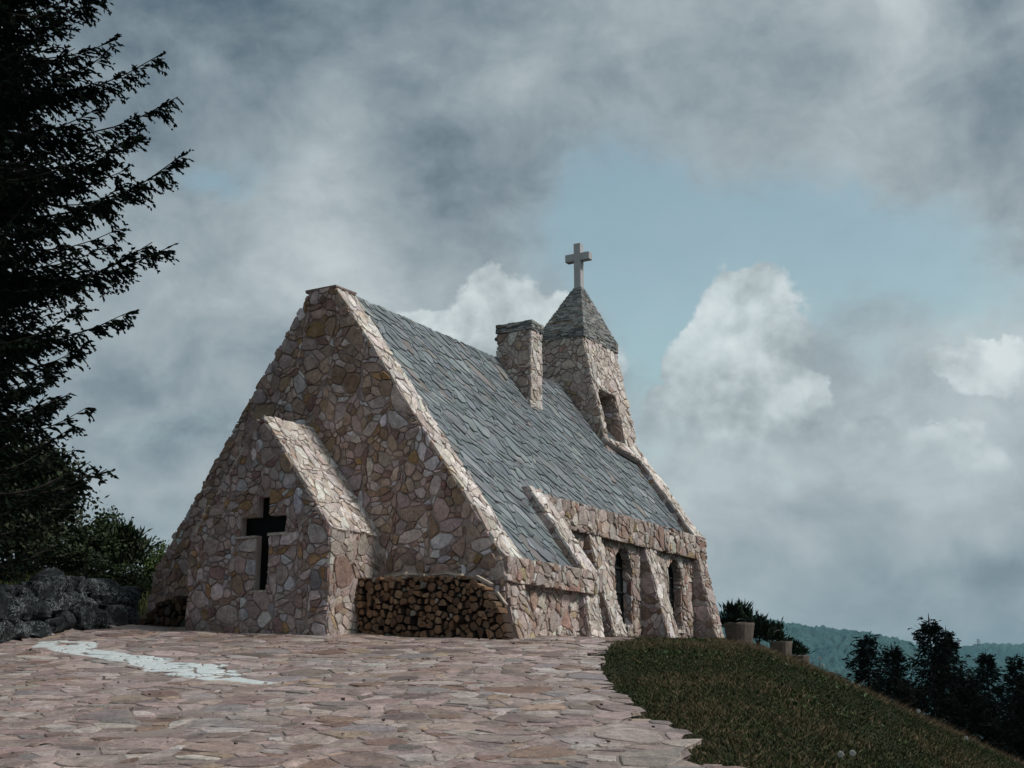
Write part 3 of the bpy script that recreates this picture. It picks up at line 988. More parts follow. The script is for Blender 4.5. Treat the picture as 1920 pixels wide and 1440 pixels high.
# buttresses
for yb in (18.10, 20.30):
    poly = [(-8.40, .30), (-8.96, 2.40), (-9.12, 2.40), (-9.12, .30)]
    bt = prism_y('buttress', poly, yb, yb + .43, M_MORTAR, chapel)
    L = math.hypot(.56, 2.10)
    clad('buttress', bt, Frame((-8.96, yb, 2.40), (0, 1, 0), (.56, 0, -2.10), (2.10, 0, .56)), [(0, 0), (.43, 0), (.43, L), (0, L)], .185, 'coping', .016, .006, edge_grow=.012)  # palest tones paint the sunlit face
    clad('buttress', bt, Fy(yb), [(-9.06, .35), (-8.42, .35), (-8.96, 2.38), (-9.06, 2.38)], .20, 'porch', .018, .007, edge_grow=.01)  # darker tones paint the shaded side of the same buttress

# porch with the cross-shaped window
PX0, PX1, PY, PEZ, PAX, PAZ = -12.46, -10.08, 12.92, 2.06, -11.27, 3.62
porch_out = [(PX0, .25), (PX1, .25), (PX1, PEZ), (PAX, PAZ), (PX0, PEZ)]
H1 = [(-11.30, 1.27), (-11.09, 1.27), (-11.09, 2.51), (-11.30, 2.51)]      # upright
H2 = [(-11.58, 2.00), (-10.81, 2.00), (-10.81, 2.25), (-11.58, 2.25)]      # arms
def clip_rect(poly, x0, z0, x1, z1):
    q = clip_half(poly, (x0, 0), (-1, 0)); q = clip_half(q, (x1, 0), (1, 0))
    q = clip_half(q, (0, z0), (0, -1)); return clip_half(q, (0, z1), (0, 1))
def porch_body():
    V = []; F = []
    def quad(pts):
        b_ = len(V); V.extend(pts); F.append(tuple(range(b_, b_ + len(pts))))
    po = ccw(porch_out)
    A, B_, C_, E_ = -20, -11.30, -11.09, 0
    for r_ in ((A, 0, E_, 1.27), (A, 1.27, B_, 2.0), (C_, 1.27, E_, 2.0), (A, 2.0, -11.58, 2.25), (-10.81, 2.0, E_, 2.25), (A, 2.25, B_, 2.51), (C_, 2.25, E_, 2.51), (A, 2.51, E_, 9)):
        q = clip_rect(po, *r_)
        if len(q) >= 3:
            quad([(x, PY, z) for x, z in q])
    # reveal of the cross
    cr = [(-11.30, 1.27), (-11.09, 1.27), (-11.09, 2.0), (-10.81, 2.0), (-10.81, 2.25), (-11.09, 2.25), (-11.09, 2.51), (-11.30, 2.51), (-11.30, 2.25), (-11.58, 2.25), (-11.58, 2.0), (-11.30, 2.0)]
    for i in range(12):
        p_, q = cr[i], cr[(i + 1) % 12]
        quad([(p_[0], PY, p_[1]), (q[0], PY, q[1]), (q[0], PY + .11, q[1]), (p_[0], PY + .11, p_[1])])
    for a, c_ in ((porch_out[1], porch_out[2]), (porch_out[2], porch_out[3]), (porch_out[3], porch_out[4]), (porch_out[4], porch_out[0])):
        quad([(a[0], PY, a[1]), (a[0], YF + .05, a[1]), (c_[0], YF + .05, c_[1]), (c_[0], PY, c_[1])])
    return mesh_obj('porch', V, F, M_MORTAR, chapel)
porch = porch_body()
clad('porch', porch, Fy(PY), porch_out, .155, 'porch', .028, .012, holes=[H1, H2], edge_grow=.012, rough=.06)
clad('porch', porch, Fx(PX1), [(PY - .01, .3), (YF, .3), (YF, PEZ), (PY - .01, PEZ)], .20, 'side', .016, .006, edge_grow=.01)
sl = np.array([PX1 - PAX, 0, PEZ - PAZ]); Ls = np.linalg.norm(sl)
nrm_ = np.array([-sl[2], 0, sl[0]])
clad('porch_roof', porch, Frame((PAX, PY, PAZ), (0, 1, 0), sl, nrm_), [(-.02, -.02), (YF - PY, -.02), (YF - PY, Ls + .05), (-.02, Ls + .05)], .165, 'coping', .015, .007, edge_grow=.01, bev=.10)
clad('hidden', porch, Frame((PAX, PY, PAZ), (0, 1, 0), (-sl[0], 0, sl[2]), (-nrm_[0], 0, nrm_[2])), [(-.02, -.02), (YF - PY, -.02), (YF - PY, Ls), (-.02, Ls)], .22, 'coping', .03, .014)
# long stone laid along the west verge of the porch
mb = MB()
th = math.atan2(PAZ - PEZ, PAX - PX0)
M = np.array([[math.cos(th), 0, -math.sin(th)], [0, 1, 0], [math.sin(th), 0, math.cos(th)]])
mb.box((-11.47, PY + .03, 3.40), (.20, .06, .055), (.30, .23, .21), M, jit=.012)
mb.build('verge_stone', M_STONE, porch, tint=True)
# ledges of the cross window
for x0, x1, z in ((-11.66, -11.30, 1.985), (-11.09, -10.76, 1.995), (-11.33, -11.07, 1.262)):
    mb = MB()
    mb.box(((x0 + x1) / 2, PY + .05, z), ((x1 - x0) / 2, .095, .016), (.44, .40, .37), jit=.006)
    mb.build('ledge', M_STONE, porch, tint=True)
vb = MB()
for q in (H1, [(-11.58, 2.0), (-11.30, 2.0), (-11.30, 2.25), (-11.58, 2.25)], [(-11.09, 2.0), (-10.81, 2.0), (-10.81, 2.25), (-11.09, 2.25)]):
    vb.box(((q[0][0] + q[1][0]) / 2, PY + .105, (q[0][1] + q[2][1]) / 2), ((q[1][0] - q[0][0]) / 2, .008, (q[2][1] - q[0][1]) / 2))
vb.build('cross_window', M_VOID, porch)  # black sheet painted as the unlit interior behind the cross

# chimney
chim = block('chimney', -11.20, -10.52, 19.05, 19.43, 4.3, 6.27, M_MORTAR, chapel)
clad('chimney', chim, Fy(19.05), [(-11.22, 4.4), (-10.50, 4.4), (-10.52, 6.27), (-11.22, 6.27)], .175, 'side', .023, .012, edge_grow=.008, keep=lambda q: any(p_[1] > slope_z(p_[0], .16) for p_ in q))
clad('chimney', chim, Fx(-10.52), [(19.04, 4.4), (19.44, 4.4), (19.44, 6.27), (19.04, 6.27)], .175, 'coping', .016, .006, edge_grow=.008)  # paler than the front: lit side put into the stone colour
def courses(mb, z0, z1, n_, half, ctr, pal='spire', depth=.10):
    """stacked slips of slate round a square, half(z) gives the half widths"""
    hz_ = (z1 - z0) / n_
    for i in range(n_):
        z = z0 + (i + .5) * hz_
        hx, hy = half((z - z0) / (z1 - z0))
        for side in range(4):
            L = hx if side % 2 == 0 else hy
            other = hy if side % 2 == 0 else hx
            x = -L - .005
            while x < L:
                l = min(random.uniform(.07, .26), L + .01 - x)
                if l < .02: break
                outw = other + random.uniform(-.014, .008)
                dp = min(depth, other * .9)
                c2 = (x + l / 2, -(outw - dp / 2))
                hh = (l / 2 - .003, dp / 2)
                if side == 0: c3, h3 = (c2[0], c2[1]), hh
                elif side == 1: c3, h3 = (-c2[1], c2[0]), hh[::-1]
                elif side == 2: c3, h3 = (-c2[0], -c2[1]), hh
                else: c3, h3 = (c2[1], -c2[0]), hh[::-1]
                zj = random.uniform(-.18, .18) * hz_
                mb.box((ctr[0] + c3[0], ctr[1] + c3[1], z + zj), (h3[0], h3[1], hz_ * random.uniform(.36, .50)), pick(pal), jit=.005)
                x += l
cap = MB()
cap.box((-10.86, 19.24, 6.345), (.35, .20, .07), (.03, .03, .03))
courses(cap, 6.275, 6.44, 5, lambda t: (.37, .225), (-10.86, 19.24))
tag(cap.build('chimney_cap', M_SLATE, chim, tint=True), kind='stuff')
lm = MB()
lm.tube([(-11.20, 19.16, 6.20), (-11.25, 19.16, 6.20)], [.012, .012], 6)
lm.tube([(-11.235, 19.16, 6.20), (-11.25, 19.13, 6.20), (-11.265, 19.10, 6.20), (-11.27, 19.08, 6.20)], [.02, .035, .04, .03], 10)
lm.build('lamp', M_FRAME, chim)

# bell turret on the east slope of the rear gable
TX, TZ = .215, 6.80
tf, tb = 21.55, 23.07
def east(z): return -10.74 + (TZ - z) * TX
def west(z): return -11.63 - (TZ - z) * TX
OPZ0, OPZ1, OPY0, OPY1 = 4.71, 5.73, 21.68, 22.50
def tower_body():
    V = []; F = []
    def quad(pts):
        b_ = len(V); V.extend(pts); F.append(tuple(range(b_, b_ + len(pts))))
    zb = 4.0
    E_ = lambda y, z: (east(z), y, z)
    quad([(west(zb), tf, zb), (east(zb), tf, zb), (east(TZ), tf, TZ), (west(TZ), tf, TZ)])
    quad([(east(zb), tb, zb), (west(zb), tb, zb), (west(TZ), tb, TZ), (east(TZ), tb, TZ)])
    quad([(west(zb), tb, zb), (west(zb), tf, zb), (west(TZ), tf, TZ), (west(TZ), tb, TZ)])
    quad([(west(TZ), tf, TZ), (east(TZ), tf, TZ), (east(TZ), tb, TZ), (west(TZ), tb, TZ)])
    for y0, y1, z0, z1 in ((tf, tb, zb, OPZ0), (tf, OPY0, OPZ0, OPZ1), (OPY1, tb, OPZ0, OPZ1), (tf, tb, OPZ1, TZ)):
        quad([E_(y0, z0), E_(y1, z0), E_(y1, z1), E_(y0, z1)])
    xb = -11.0
    a, b_, c_, d_ = (OPY0, OPZ0), (OPY1, OPZ0), (OPY1, OPZ1), (OPY0, OPZ1)
    for p_, q in ((a, b_), (b_, c_), (c_, d_), (d_, a)):
        quad([E_(*p_), E_(*q), (xb, *q), (xb, *p_)])
    quad([(xb, *a), (xb, *b_), (xb, *c_), (xb, *d_)])
    return mesh_obj('bell_turret', V, F, M_MORTAR, chapel)
tower = tower_body()
ev = np.array([TX, 0, -1.0]); en = np.array([1, 0, TX]); kz = math.hypot(1, TX)
Fe = Frame((east(TZ), 0, TZ), (0, 1, 0), ev, en)
zz = lambda z: (TZ - z) * kz
clad('turret', tower, Fy(tf), [(west(4.4), 4.4), (east(4.4), 4.4), (east(TZ), TZ), (west(TZ), TZ)], .19, 'side', .024, .012, edge_grow=.01, keep=lambda q: any(p_[1] > slope_z(p_[0], .16) - .02 for p_ in q) and any(p_[1] > 5.2 or p_[0] > -10.9 for p_ in q))
clad('turret', tower, Fe, [(tf - .01, 0), (tb + .02, 0), (tb + .02, zz(4.66)), (tf - .01, zz(4.66))], .18, 'coping', .023, .012, holes=[[(OPY0, zz(OPZ0)), (OPY1, zz(OPZ0)), (OPY1, zz(OPZ1)), (OPY0, zz(OPZ1))]], edge_grow=.01)  # outer east face coloured paler as the lit side
clad('turret', tower, Frame((-11.0, 0, 0), (0, 1, 0), (0, 0, 1), (1, 0, 0)), [(OPY0, OPZ0), (OPY1, OPZ0), (OPY1, OPZ1), (OPY0, OPZ1)], .26, 'front', .03, .014)
clad('turret', tower, Frame((0, OPY1, 0), (1, 0, 0), (0, 0, 1), (0, -1, 0)), [(-11.0, OPZ0), (east(OPZ0), OPZ0), (east(OPZ1), OPZ1), (-11.0, OPZ1)], .22, 'front', .025, .014)
clad('turret', tower, Frame((-11.0, 0, OPZ0), (1, 0, 0), (0, 1, 0), (0, 0, 1)), [(0, OPY0), (.72, OPY0), (.72, OPY1), (0, OPY1)], .18, 'coping', .02, .007)
clad('turret', tower, Frame((-11.0, 0, OPZ1), (1, 0, 0), (0, 1, 0), (0, 0, -1)), [(0, OPY0), (.46, OPY0), (.46, OPY1), (0, OPY1)], .25, 'front', .025, .014)
clad('hidden', tower, Frame((west(TZ), 0, TZ), (0, 1, 0), (-TX, 0, -1), (-1, 0, TX)), [(tf, 0), (tb, 0), (tb, 2.2), (tf, 2.2)], .3, 'coping', .03, .02)
# sill apron under the opening, lying on the roof slope
vA = (5.70 - slope_z(-10.27)) / .8177; vB = (5.70 - 4.40) / .8177
ap = MB()
A_ = Fs(0)
pts = [(tf - .03, vA - .03), (YB + .02, vA - .03), (YB + .02, vB), (tf - .03, vA + .05)]
ap.add([A_.at(q, -.09) for q in pts] + [A_.at(q, -.004) for q in pts], [(0, 1, 2, 3), (7, 6, 5, 4)] + [(i, 4 + i, 4 + (i + 1) % 4, (i + 1) % 4) for i in range(4)])
apron = ap.build('apron', M_MORTAR, tower)
clad('coping', tower, A_, [(tf - .03, vA - .02), (YB + .02, vA - .02), (YB + .02, vB), (tf - .03, vA + .05)], .20, 'coping', .022, .010, edge_grow=.01, bev=.1)
# spire of slate slips and the cross
spire = MB()
tcx, tcy = XC + .015, (tf + tb) / 2
spire.box((tcx, tcy, 6.90), (.44, .74, .10), (.03, .03, .03))
pyr = [(tcx - .43, tcy - .73, 7.0), (tcx + .43, tcy - .73, 7.0), (tcx + .43, tcy + .73, 7.0), (tcx - .43, tcy + .73, 7.0), (tcx, tcy, 8.02)]
spire.add(pyr, [(0, 1, 4), (1, 2, 4), (2, 3, 4), (3, 0, 4)], (.03, .03, .03))
sp_o = spire.build('spire_roof', M_SLATE, tower, tint=True)
cm = MB()
courses(cm, 6.785, 7.00, 6, lambda t: (.485, .80), (tcx, tcy))
courses(cm, 7.00, 8.05, 27, lambda t: (.475 * (1 - t) + .085 * t, .785 * (1 - t) + .085 * t), (tcx, tcy))
tag(cm.build('slate_courses', M_SLATE, sp_o, tint=True), kind='stuff')
def bevel_box(mb, c, h, bv=.008):
    """box with chamfered edges"""
    V = []; idx = {}
    for sx in (-1, 1):
        for sy in (-1, 1):
            for sz in (-1, 1):
                for ax in range(3):
                    q = [sx * h[0], sy * h[1], sz * h[2]]
                    for k in range(3):
                        if k != ax:
                            q[k] -= (sx, sy, sz)[k] * bv
                    idx[(sx, sy, sz, ax)] = len(V)
                    V.append(np.array(q) + np.array(c))
    F = []
    for ax in range(3):
        o1, o2 = [k for k in range(3) if k != ax]
        for s in (-1, 1):
            cyc = []
            for a, b_ in ((-1, -1), (1, -1), (1, 1), (-1, 1)):
                t = [0, 0, 0]; t[ax] = s; t[o1] = a; t[o2] = b_
                cyc.append(idx[(*t, ax)])
            F.append(tuple(cyc))
        for a in (-1, 1):
            for b_ in (-1, 1):
                t0 = [0, 0, 0]; t1 = [0, 0, 0]
                t0[ax], t1[ax] = -1, 1
                t0[o1] = t1[o1] = a; t0[o2] = t1[o2] = b_
                F.append((idx[(*t0, o1)], idx[(*t1, o1)], idx[(*t1, o2)], idx[(*t0, o2)]))
    for sx in (-1, 1):
        for sy in (-1, 1):
            for sz in (-1, 1):
                F.append(tuple(idx[(sx, sy, sz, k)] for k in range(3)))
    mb.add(V, F)
cx_ = MB()
bevel_box(cx_, (tcx, tcy, 8.53), (.078, .078, .49))
bevel_box(cx_, (tcx - .1785, tcy, 8.72), (.10, .076, .082))
bevel_box(cx_, (tcx + .1785, tcy, 8.72), (.10, .076, .082))
cx_.build('cross', M_GRANITE, chapel)

flush_pieces('wall', 'wall_stone', chapel, 'small_wall_stones')
flush_pieces('porch', 'porch_stone', chapel, 'small_porch_stones', 260)
flush_pieces('side', 'side_stone', chapel, 'small_side_stones', 260)
flush_pieces('buttress', 'buttress_stone', chapel, 'small_buttress_stones', 200)
flush_pieces('turret', 'turret_stone', chapel, 'small_turret_stones', 220)
flush_pieces('chimney', 'chimney_stone', chapel, 'small_chimney_stones', 80)
flush_pieces('coping', 'coping_stone', chapel, 'small_coping_stones')
flush_pieces('eaves', 'eaves_stone', chapel, 'small_eaves_stones')
flush_pieces('porch_roof', 'roof_stone', chapel, 'small_roof_stones')
flush_pieces('slate', 'slate', roof, 'small_slates')
flush_pieces('hidden', 'stone', chapel, 'far_side_stones', 0)

# ------------------------------------------------------------------ paving
XB_Y = [3, 6.81, 7.6, 8.62, 9.36, 10.46, 11.97, 13.24, 15, 16.7, 17.3]
XB_X = [.8, -2.47, -3.06, -3.88, -4.39, -5.07, -5.77, -6.33, -6.95, -7.6, -9.3]
def xb(y):
    return np.interp(y, XB_Y, XB_X)
EDGE_CELLS = []
paving = None
def lay_paving():
    global paving
    def inside(c_):
        x, y = c_[:, 0], c_[:, 1]
        r = np.hypot(x, y)
        az = np.degrees(np.arctan2(x, y)) + CAM_YAW
        ok = (r > 4.6) & (r < 20.5) & (az > -30) & (az < 27)
        ok &= ~((x > -14.0) & (x < -8.5) & (y > 14.3))
        ok &= ~((x > -12.2) & (x < -10.4) & (y > 13.2))
        ok &= (-.915 * (x + 12.9) - .40 * (y - 10.3) < .16) & (y < 17.6)
        return ok
    P, Q = scatter(inside, (-16, 3, 2, 17.8), .24, .5, 2.0)
    wf = make_warp(.24, 1.2)
    big = [(-18, 1), (4, 1), (4, 20), (-18, 20)]
    cells = power_cells(P, Q, big, 20)
    cells = [None if c_ is None else ccw([wf(p_) for p_ in c_]) for c_ in cells]
    base = MB()
    todo = []
    for i, cell in enumerate(cells):
        if cell is None or area2(cell) > .5 or area2(cell) < .004:
            continue
        if P[i, 0] > xb(P[i, 1]) + .02:
            continue
        if P[i, 0] > xb(P[i, 1]) - .6 and P[i, 1] < 16.5:
            yy = P[i, 1]
            tx, ty = xb(yy + .3) - xb(yy - .3), .6
            tl = math.hypot(tx, ty)
            cell = clip_half(cell, (xb(yy) + random.uniform(.0, .07), yy), (ty / tl, -tx / tl))
            if len(cell) < 3 or area2(cell) < .006:
                continue
        base.add([(x, y, float(height(x, y)) + .004) for x, y in cell], [tuple(range(len(cell)))])
        todo.append(cell)
    paving = base.build('paving', M_JOINT, origin=(-8, 9, 0))
    tag(paving, kind='structure')
    for c_ in todo:
        cx, cy = sum(p_[0] for p_ in c_) / len(c_), sum(p_[1] for p_ in c_) / len(c_)
        if abs(cx - xb(cy)) < 1.4:
            EDGE_CELLS.append(c_)
    gf = GroundFrame()
    for cell in todo:
        q = shrink(cell, .012)
        if len(q) < 3: continue
        k = math.sqrt(area2(q))
        poly = ragged(q, k, .06, random.choice(((.03, .12), (.06, .25))))
        if len(poly) < 4: continue
        V, F = piece(gf, poly, random.uniform(.004, .015), .02, .05, .002, random.uniform(0, .05), None, .7)
        STONES.setdefault('flag', []).append((seen_size(V, np.array([0, -.1, 1.])), V, F, pick('pave'), paving, M_PAVE))
lay_paving()
flush_pieces('flag', 'flagstone', paving, 'far_flagstones')

def pebbles():
    mb = MB()
    for i in range(150):
        az = random.uniform(-22, 14); d = random.uniform(7, 15.5)
        a = R(az - CAM_YAW)
        x, y = d * math.sin(a), d * math.cos(a)
        if x > xb(y) - .2 or y > 13.5 or (y > 12.7 and -12.6 < x < -9.9):
            continue
        r_ = random.uniform(.004, .011) * (1.6 if random.random() < .1 else 1)
        th = random.uniform(0, 6.28)
        mb.box((x, y, float(height(x, y)) + .022 + r_ * .4), (r_, r_ * random.uniform(.6, 1), r_ * .6), (.06, .045, .04) if random.random() < .6 else (.2, .15, .13), np.array([[math.cos(th), -math.sin(th), 0], [math.sin(th), math.cos(th), 0], [0, 0, 1]]), jit=r_ * .25)
    tag(mb.build('pebbles', M_STONE, tint=True), kind='stuff')
pebbles()

# ------------------------------------------------------------------ firewood
def log_mesh(poly, y0, y1, tint, bark):
    """cleft log along Y: cut ends, bark or split sides"""
    k = len(poly)
    c_ = (sum(p_[0] for p_ in poly) / k, sum(p_[1] for p_ in poly) / k)
    sh = lambda p_, s: (c_[0] + (p_[0] - c_[0]) * s, c_[1] + (p_[1] - c_[1]) * s)
    V = []
    for y, s in ((y0, .93), (y0 + .012, 1.0), (y1 - .012, .99), (y1, .93)):
        for p_ in poly:
            q = sh(p_, s)
            V.append((q[0], y + (random.uniform(-.004, .004) if y in (y0, y1) else 0), q[1]))
    V.append((c_[0], y0 - random.uniform(0, .006), c_[1]))
    F = []; mi = []
    for r_ in range(3):
        for i in range(k):
            j = (i + 1) % k
            F.append((r_ * k + i, (r_ + 1) * k + i, (r_ + 1) * k + j, r_ * k + j)[::-1])
            mi.append(0 if bark else 1)
    for i in range(k):
        F.append((4 * k, i, (i + 1) % k)); mi.append(1)
    F.append(tuple(3 * k + i for i in range(k))[::-1]); mi.append(1)
    return np.array(V), F, mi
def woodpile(outline, yf, size, labels, group, deep, dark=1.0):
    outline = ccw(outline)
    xs = [p_[0] for p_ in outline]; zs = [p_[1] for p_ in outline]
    P, Q = scatter(in_convex(outline), (min(xs), min(zs), max(xs), max(zs)), size, .7, 1.35, pack=.84)
    cells = power_cells(P, Q, outline)
    for cell in cells:
        if cell is None or area2(cell) < .12 * size * size: continue
        q = inset(ccw(cell), .0055)
        if len(q) < 3: continue
        kind_ = random.choices(('round', 'half', 'wedge'), (1.2, 3, 4))[0]
        cx, cz = sum(p_[0] for p_ in q) / len(q), sum(p_[1] for p_ in q) / len(q)
        if kind_ == 'round':
            r_ = math.sqrt(area2(q) / math.pi) * .98
            poly = [(cx + r_ * random.uniform(.93, 1.05) * math.cos(a), cz + r_ * random.uniform(.93, 1.05) * math.sin(a)) for a in np.linspace(0, 2 * math.pi, 11)[:-1]]
        elif kind_ == 'half':
            th = random.uniform(0, 6.28)
            q2 = clip_half(q, (cx + .012 * math.cos(th), cz + .012 * math.sin(th)), (math.cos(th), math.sin(th)))
            poly = ragged(q2 if len(q2) >= 3 else q, math.sqrt(area2(q)), .03, (.05, .35))
        else:
            poly = ragged(q, math.sqrt(area2(q)), .05, (.02, .12))
        if len(poly) < 4: continue
        g = random.random()
        t = (.30, .168, .095) if g < .6 else (.36, .232, .142) if g < .85 else (.20, .115, .07) if g < .95 else (.34, .31, .27)
        k = random.uniform(.38, .88) * dark  # dark puts shade into the wood colour
        yo = random.uniform(-.055, .03)
        V, F, mi = log_mesh(ccw(poly), yf + yo, yf + yo + deep * random.uniform(.8, 1.1) * (.55 if (cx - min(xs)) / (max(xs) - min(xs)) > .72 and max(xs) > -9 else 1), None, random.random() < .8)
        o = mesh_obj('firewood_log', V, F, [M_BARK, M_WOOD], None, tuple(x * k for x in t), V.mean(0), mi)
        tone = 'brown' if g < .6 else 'pale' if g < .85 else 'dark' if g < .95 else 'grey'
        top = next((zz_ for zz_ in np.arange(max(zs), min(zs), -.02) if in_convex(outline)(np.array([[cx, zz_]]))[0]), max(zs))
        fz = (cz - .62) / max(.05, top - .62); fx = (cx - min(xs)) / (max(xs) - min(xs))
        where = 'bottom layer' if fz < .14 else 'low layer' if fz < .38 else 'middle layer' if fz < .62 else 'upper layer' if fz < .86 else 'top layer'
        along = ('left end', 'left half', 'middle', 'right half', 'right end')[min(4, int(fx * 5))]
        tag(o, '%s %s log, %s, %s of the %s' % (tone, labels[kind_], where, along, labels['pile']), 'log', group)
woodpile([(-10.07, .52), (-7.74, .52), (-7.90, .98), (-8.12, 1.25), (-8.42, 1.40), (-10.07, 1.44)], 13.50, .098,
         {'round': 'round', 'half': 'half-round', 'wedge': 'angular', 'pile': 'big woodpile'},
         'split logs stacked right of the porch', .36)
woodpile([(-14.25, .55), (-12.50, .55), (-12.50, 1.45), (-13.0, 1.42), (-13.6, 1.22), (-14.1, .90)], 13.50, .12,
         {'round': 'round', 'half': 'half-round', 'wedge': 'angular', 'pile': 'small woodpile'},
         'split logs stacked left of the porch', .36, .4)  # wood colour lowered to paint in the shade beside the porch

alike = {}
for o in COL.objects:
    if o.get('category') == 'log':
        alike.setdefault(o['label'], []).append(o)
NUM = ['', '', 'two', 'three', 'four', 'five', 'six', 'seven', 'eight', 'nine', 'ten', 'eleven', 'twelve']
ORD = ['leftmost', 'second from left', 'third from left', 'fourth from left', 'fifth from left', 'sixth from left', 'seventh from left', 'eighth from left', 'ninth from left', 'tenth from left', 'eleventh from left']
for lb, L in alike.items():
    if 1 < len(L) <= 12:
        L.sort(key=lambda o: WPOS[o][0])
        for k, o in enumerate(L):
            o['label'] = '%s, %s of %s' % (lb, 'rightmost' if k == len(L) - 1 else ORD[k], NUM[len(L)])
for i, (x, z, l, th, lb) in enumerate([(-9.52, 1.452, .16, .12, 'pale split stick lying along the top of the big woodpile, left of its middle'), (-9.22, 1.447, .13, -.10, 'short pale stick on top of the big woodpile at its middle'), (-8.93, 1.440, .18, .05, 'long grey stick on top of the big woodpile, right of its middle'),
                                       (-8.64, 1.432, .14, -.16, 'pale stick at the right shoulder of the big woodpile'), (-8.20, 1.33, .12, -.45, 'pale stick sliding down the right slope of the big woodpile, higher one'), (-7.97, 1.10, .11, -.85, 'pale stick sliding down the right slope of the big woodpile, lower one')]):
    mb = MB()
    c3, s3 = math.cos(th), math.sin(th)
    mb.box((x, 13.60 + .03 * (i % 3), z), (l, .030, .017), M=np.array([[c3, 0, -s3], [0, 1, 0], [s3, 0, c3]]), jit=.007)
    o = mesh_obj('split_stick', mb.v, mb.f, M_WOOD, None, (.40, .34, .28))
    tag(o, lb, 'stick', 'loose sticks on the woodpile')

# ------------------------------------------------------------------ boulder wall
def boulder(name, c, h, parent, seed, mt=M_BOULDER, sub=2, rough=.22, top=None):
    """faceted rock from a cube grid, knocked out of shape"""
    n_ = 5
    rs = np.random.default_rng(seed)
    V = []; F = []
    lut = {}
    def vid(p_):
        key = tuple(np.round(p_, 4))
        if key not in lut:
            lut[key] = len(V); V.append(np.array(p_, float))
        return lut[key]
    g = np.linspace(-1, 1, n_)
    for ax in range(3):
        for s in (-1, 1):
            for i in range(n_ - 1):
                for j in range(n_ - 1):
                    q = []
                    for a, b_ in ((i, j), (i + 1, j), (i + 1, j + 1), (i, j + 1)):
                        p_ = [0, 0, 0]; p_[ax] = s; p_[(ax + 1) % 3] = g[a]; p_[(ax + 2) % 3] = g[b_]
                        q.append(vid(p_))
                    F.append(tuple(q) if s > 0 else tuple(q[::-1]))
    V = np.array(V)
    ln = np.linalg.norm(V, axis=1, keepdims=True)
    V = V * (.55 + .45 / ln)
    for _ in range(11):                                            # chop facets
        d = rs.normal(size=3); d /= np.linalg.norm(d)
        k = rs.uniform(.62, .98)
        e = V @ d
        V -= np.where(e > k, (e - k) * .85, 0)[:, None] * d
    V += rs.uniform(-.07, .07, V.shape)
    a = rs.uniform(0, 6.28)
    V = V * h
    M = np.array([[math.cos(a * .1), -math.sin(a * .1), 0], [math.sin(a * .1), math.cos(a * .1), 0], [0, 0, 1]])
    V = V @ M.T + np.array(c)
    return mesh_obj(name, V, F, mt, parent)
bw = empty('boulder_wall', (-13.8, 12.3, .75))
tag(bw, 'low dry wall of dark veined boulders at the left edge of the paving', 'wall')
La, Lb = np.array([-12.75, 9.6]), np.array([-14.62, 13.9])
rowlen = np.linalg.norm(Lb - La); rd = (Lb - La) / rowlen
k_ = 0
for row, (zb_, hgt, wid) in enumerate(((-.02, .30, .42), (.26, .26, .38), (.48, .22, .34))):
    t = -1.0 + .1 * row
    while t < rowlen + .1:
        w_ = wid * random.uniform(.7, 1.35)
        if row == 2 and (random.random() < .30 or t > rowlen - .5):
            t += w_; continue
        c_ = La + rd * (t + w_ / 2) + np.array([-.915, -.40]) * (.06 * row + random.uniform(-.04, .06))
        z_ = float(height(*(La + rd * t + np.array([.5, .2])))) + zb_
        hh = hgt * random.uniform(.85, 1.25)
        boulder('boulder', (c_[0], c_[1], z_ + hh / 2), (w_ * .52, .26, hh * .56), bw, 100 + k_)
        k_ += 1
        t += w_ * .96
c_ = La + rd * (rowlen * .44)
boulder('boulder', (c_[0] - .1, c_[1], float(height(*c_)) + .60), (.20, .24, .30), bw, 555)
# single rocks on the bank behind
for i, (x, y, sx, sz) in enumerate(((-16.3, 14.6, .30, .18), (-15.9, 15.0, .34, .16))):
    o = boulder('bank_rock', (x, y, float(height(x, y)) + .08), (sx, .3, sz), None, 777 + i)
    tag(o, ['pale topped grey rock lying on the grass bank behind the boulder wall', 'grey rock on the grass bank next to the chapel corner'][i], 'rock')

# ------------------------------------------------------------------ planters
def planter(name, x, y, r0, r1, h, seed, label, sq=0.0):
    rs = np.random.default_rng(seed)
    z = float(height(x, y)) - .10
    prof = [(r0 * .98, 0), (r0, .02), ((r0 + r1) / 2, h * .5), (r1, h * .93), (r1 * .985, h), (r1 * .80, h), (r1 * .76, h * .86), (.01, h * .84)]
    k = 22; V = []; F = []
    wob = rs.uniform(.965, 1.035, k)
    for i, (r_, hz_) in enumerate(prof):
        for j in range(k):
            a = 2 * math.pi * j / k + .3
            s = (1 + sq * (1 / max(abs(math.cos(a)), abs(math.sin(a))) - 1)) * wob[j]
            V.append((x + r_ * s * math.cos(a), y + r_ * s * math.sin(a), z + hz_ + rs.uniform(-.008, .008)))
    for i in range(len(prof) - 1):
        for j in range(k):
            F.append((i * k + j, i * k + (j + 1) % k, (i + 1) * k + (j + 1) % k, (i + 1) * k + j))
    o = mesh_obj(name, V, F, M_TUB)
    tag(o, label, 'planter', 'stone tubs on the grass beside the chapel')
    return o

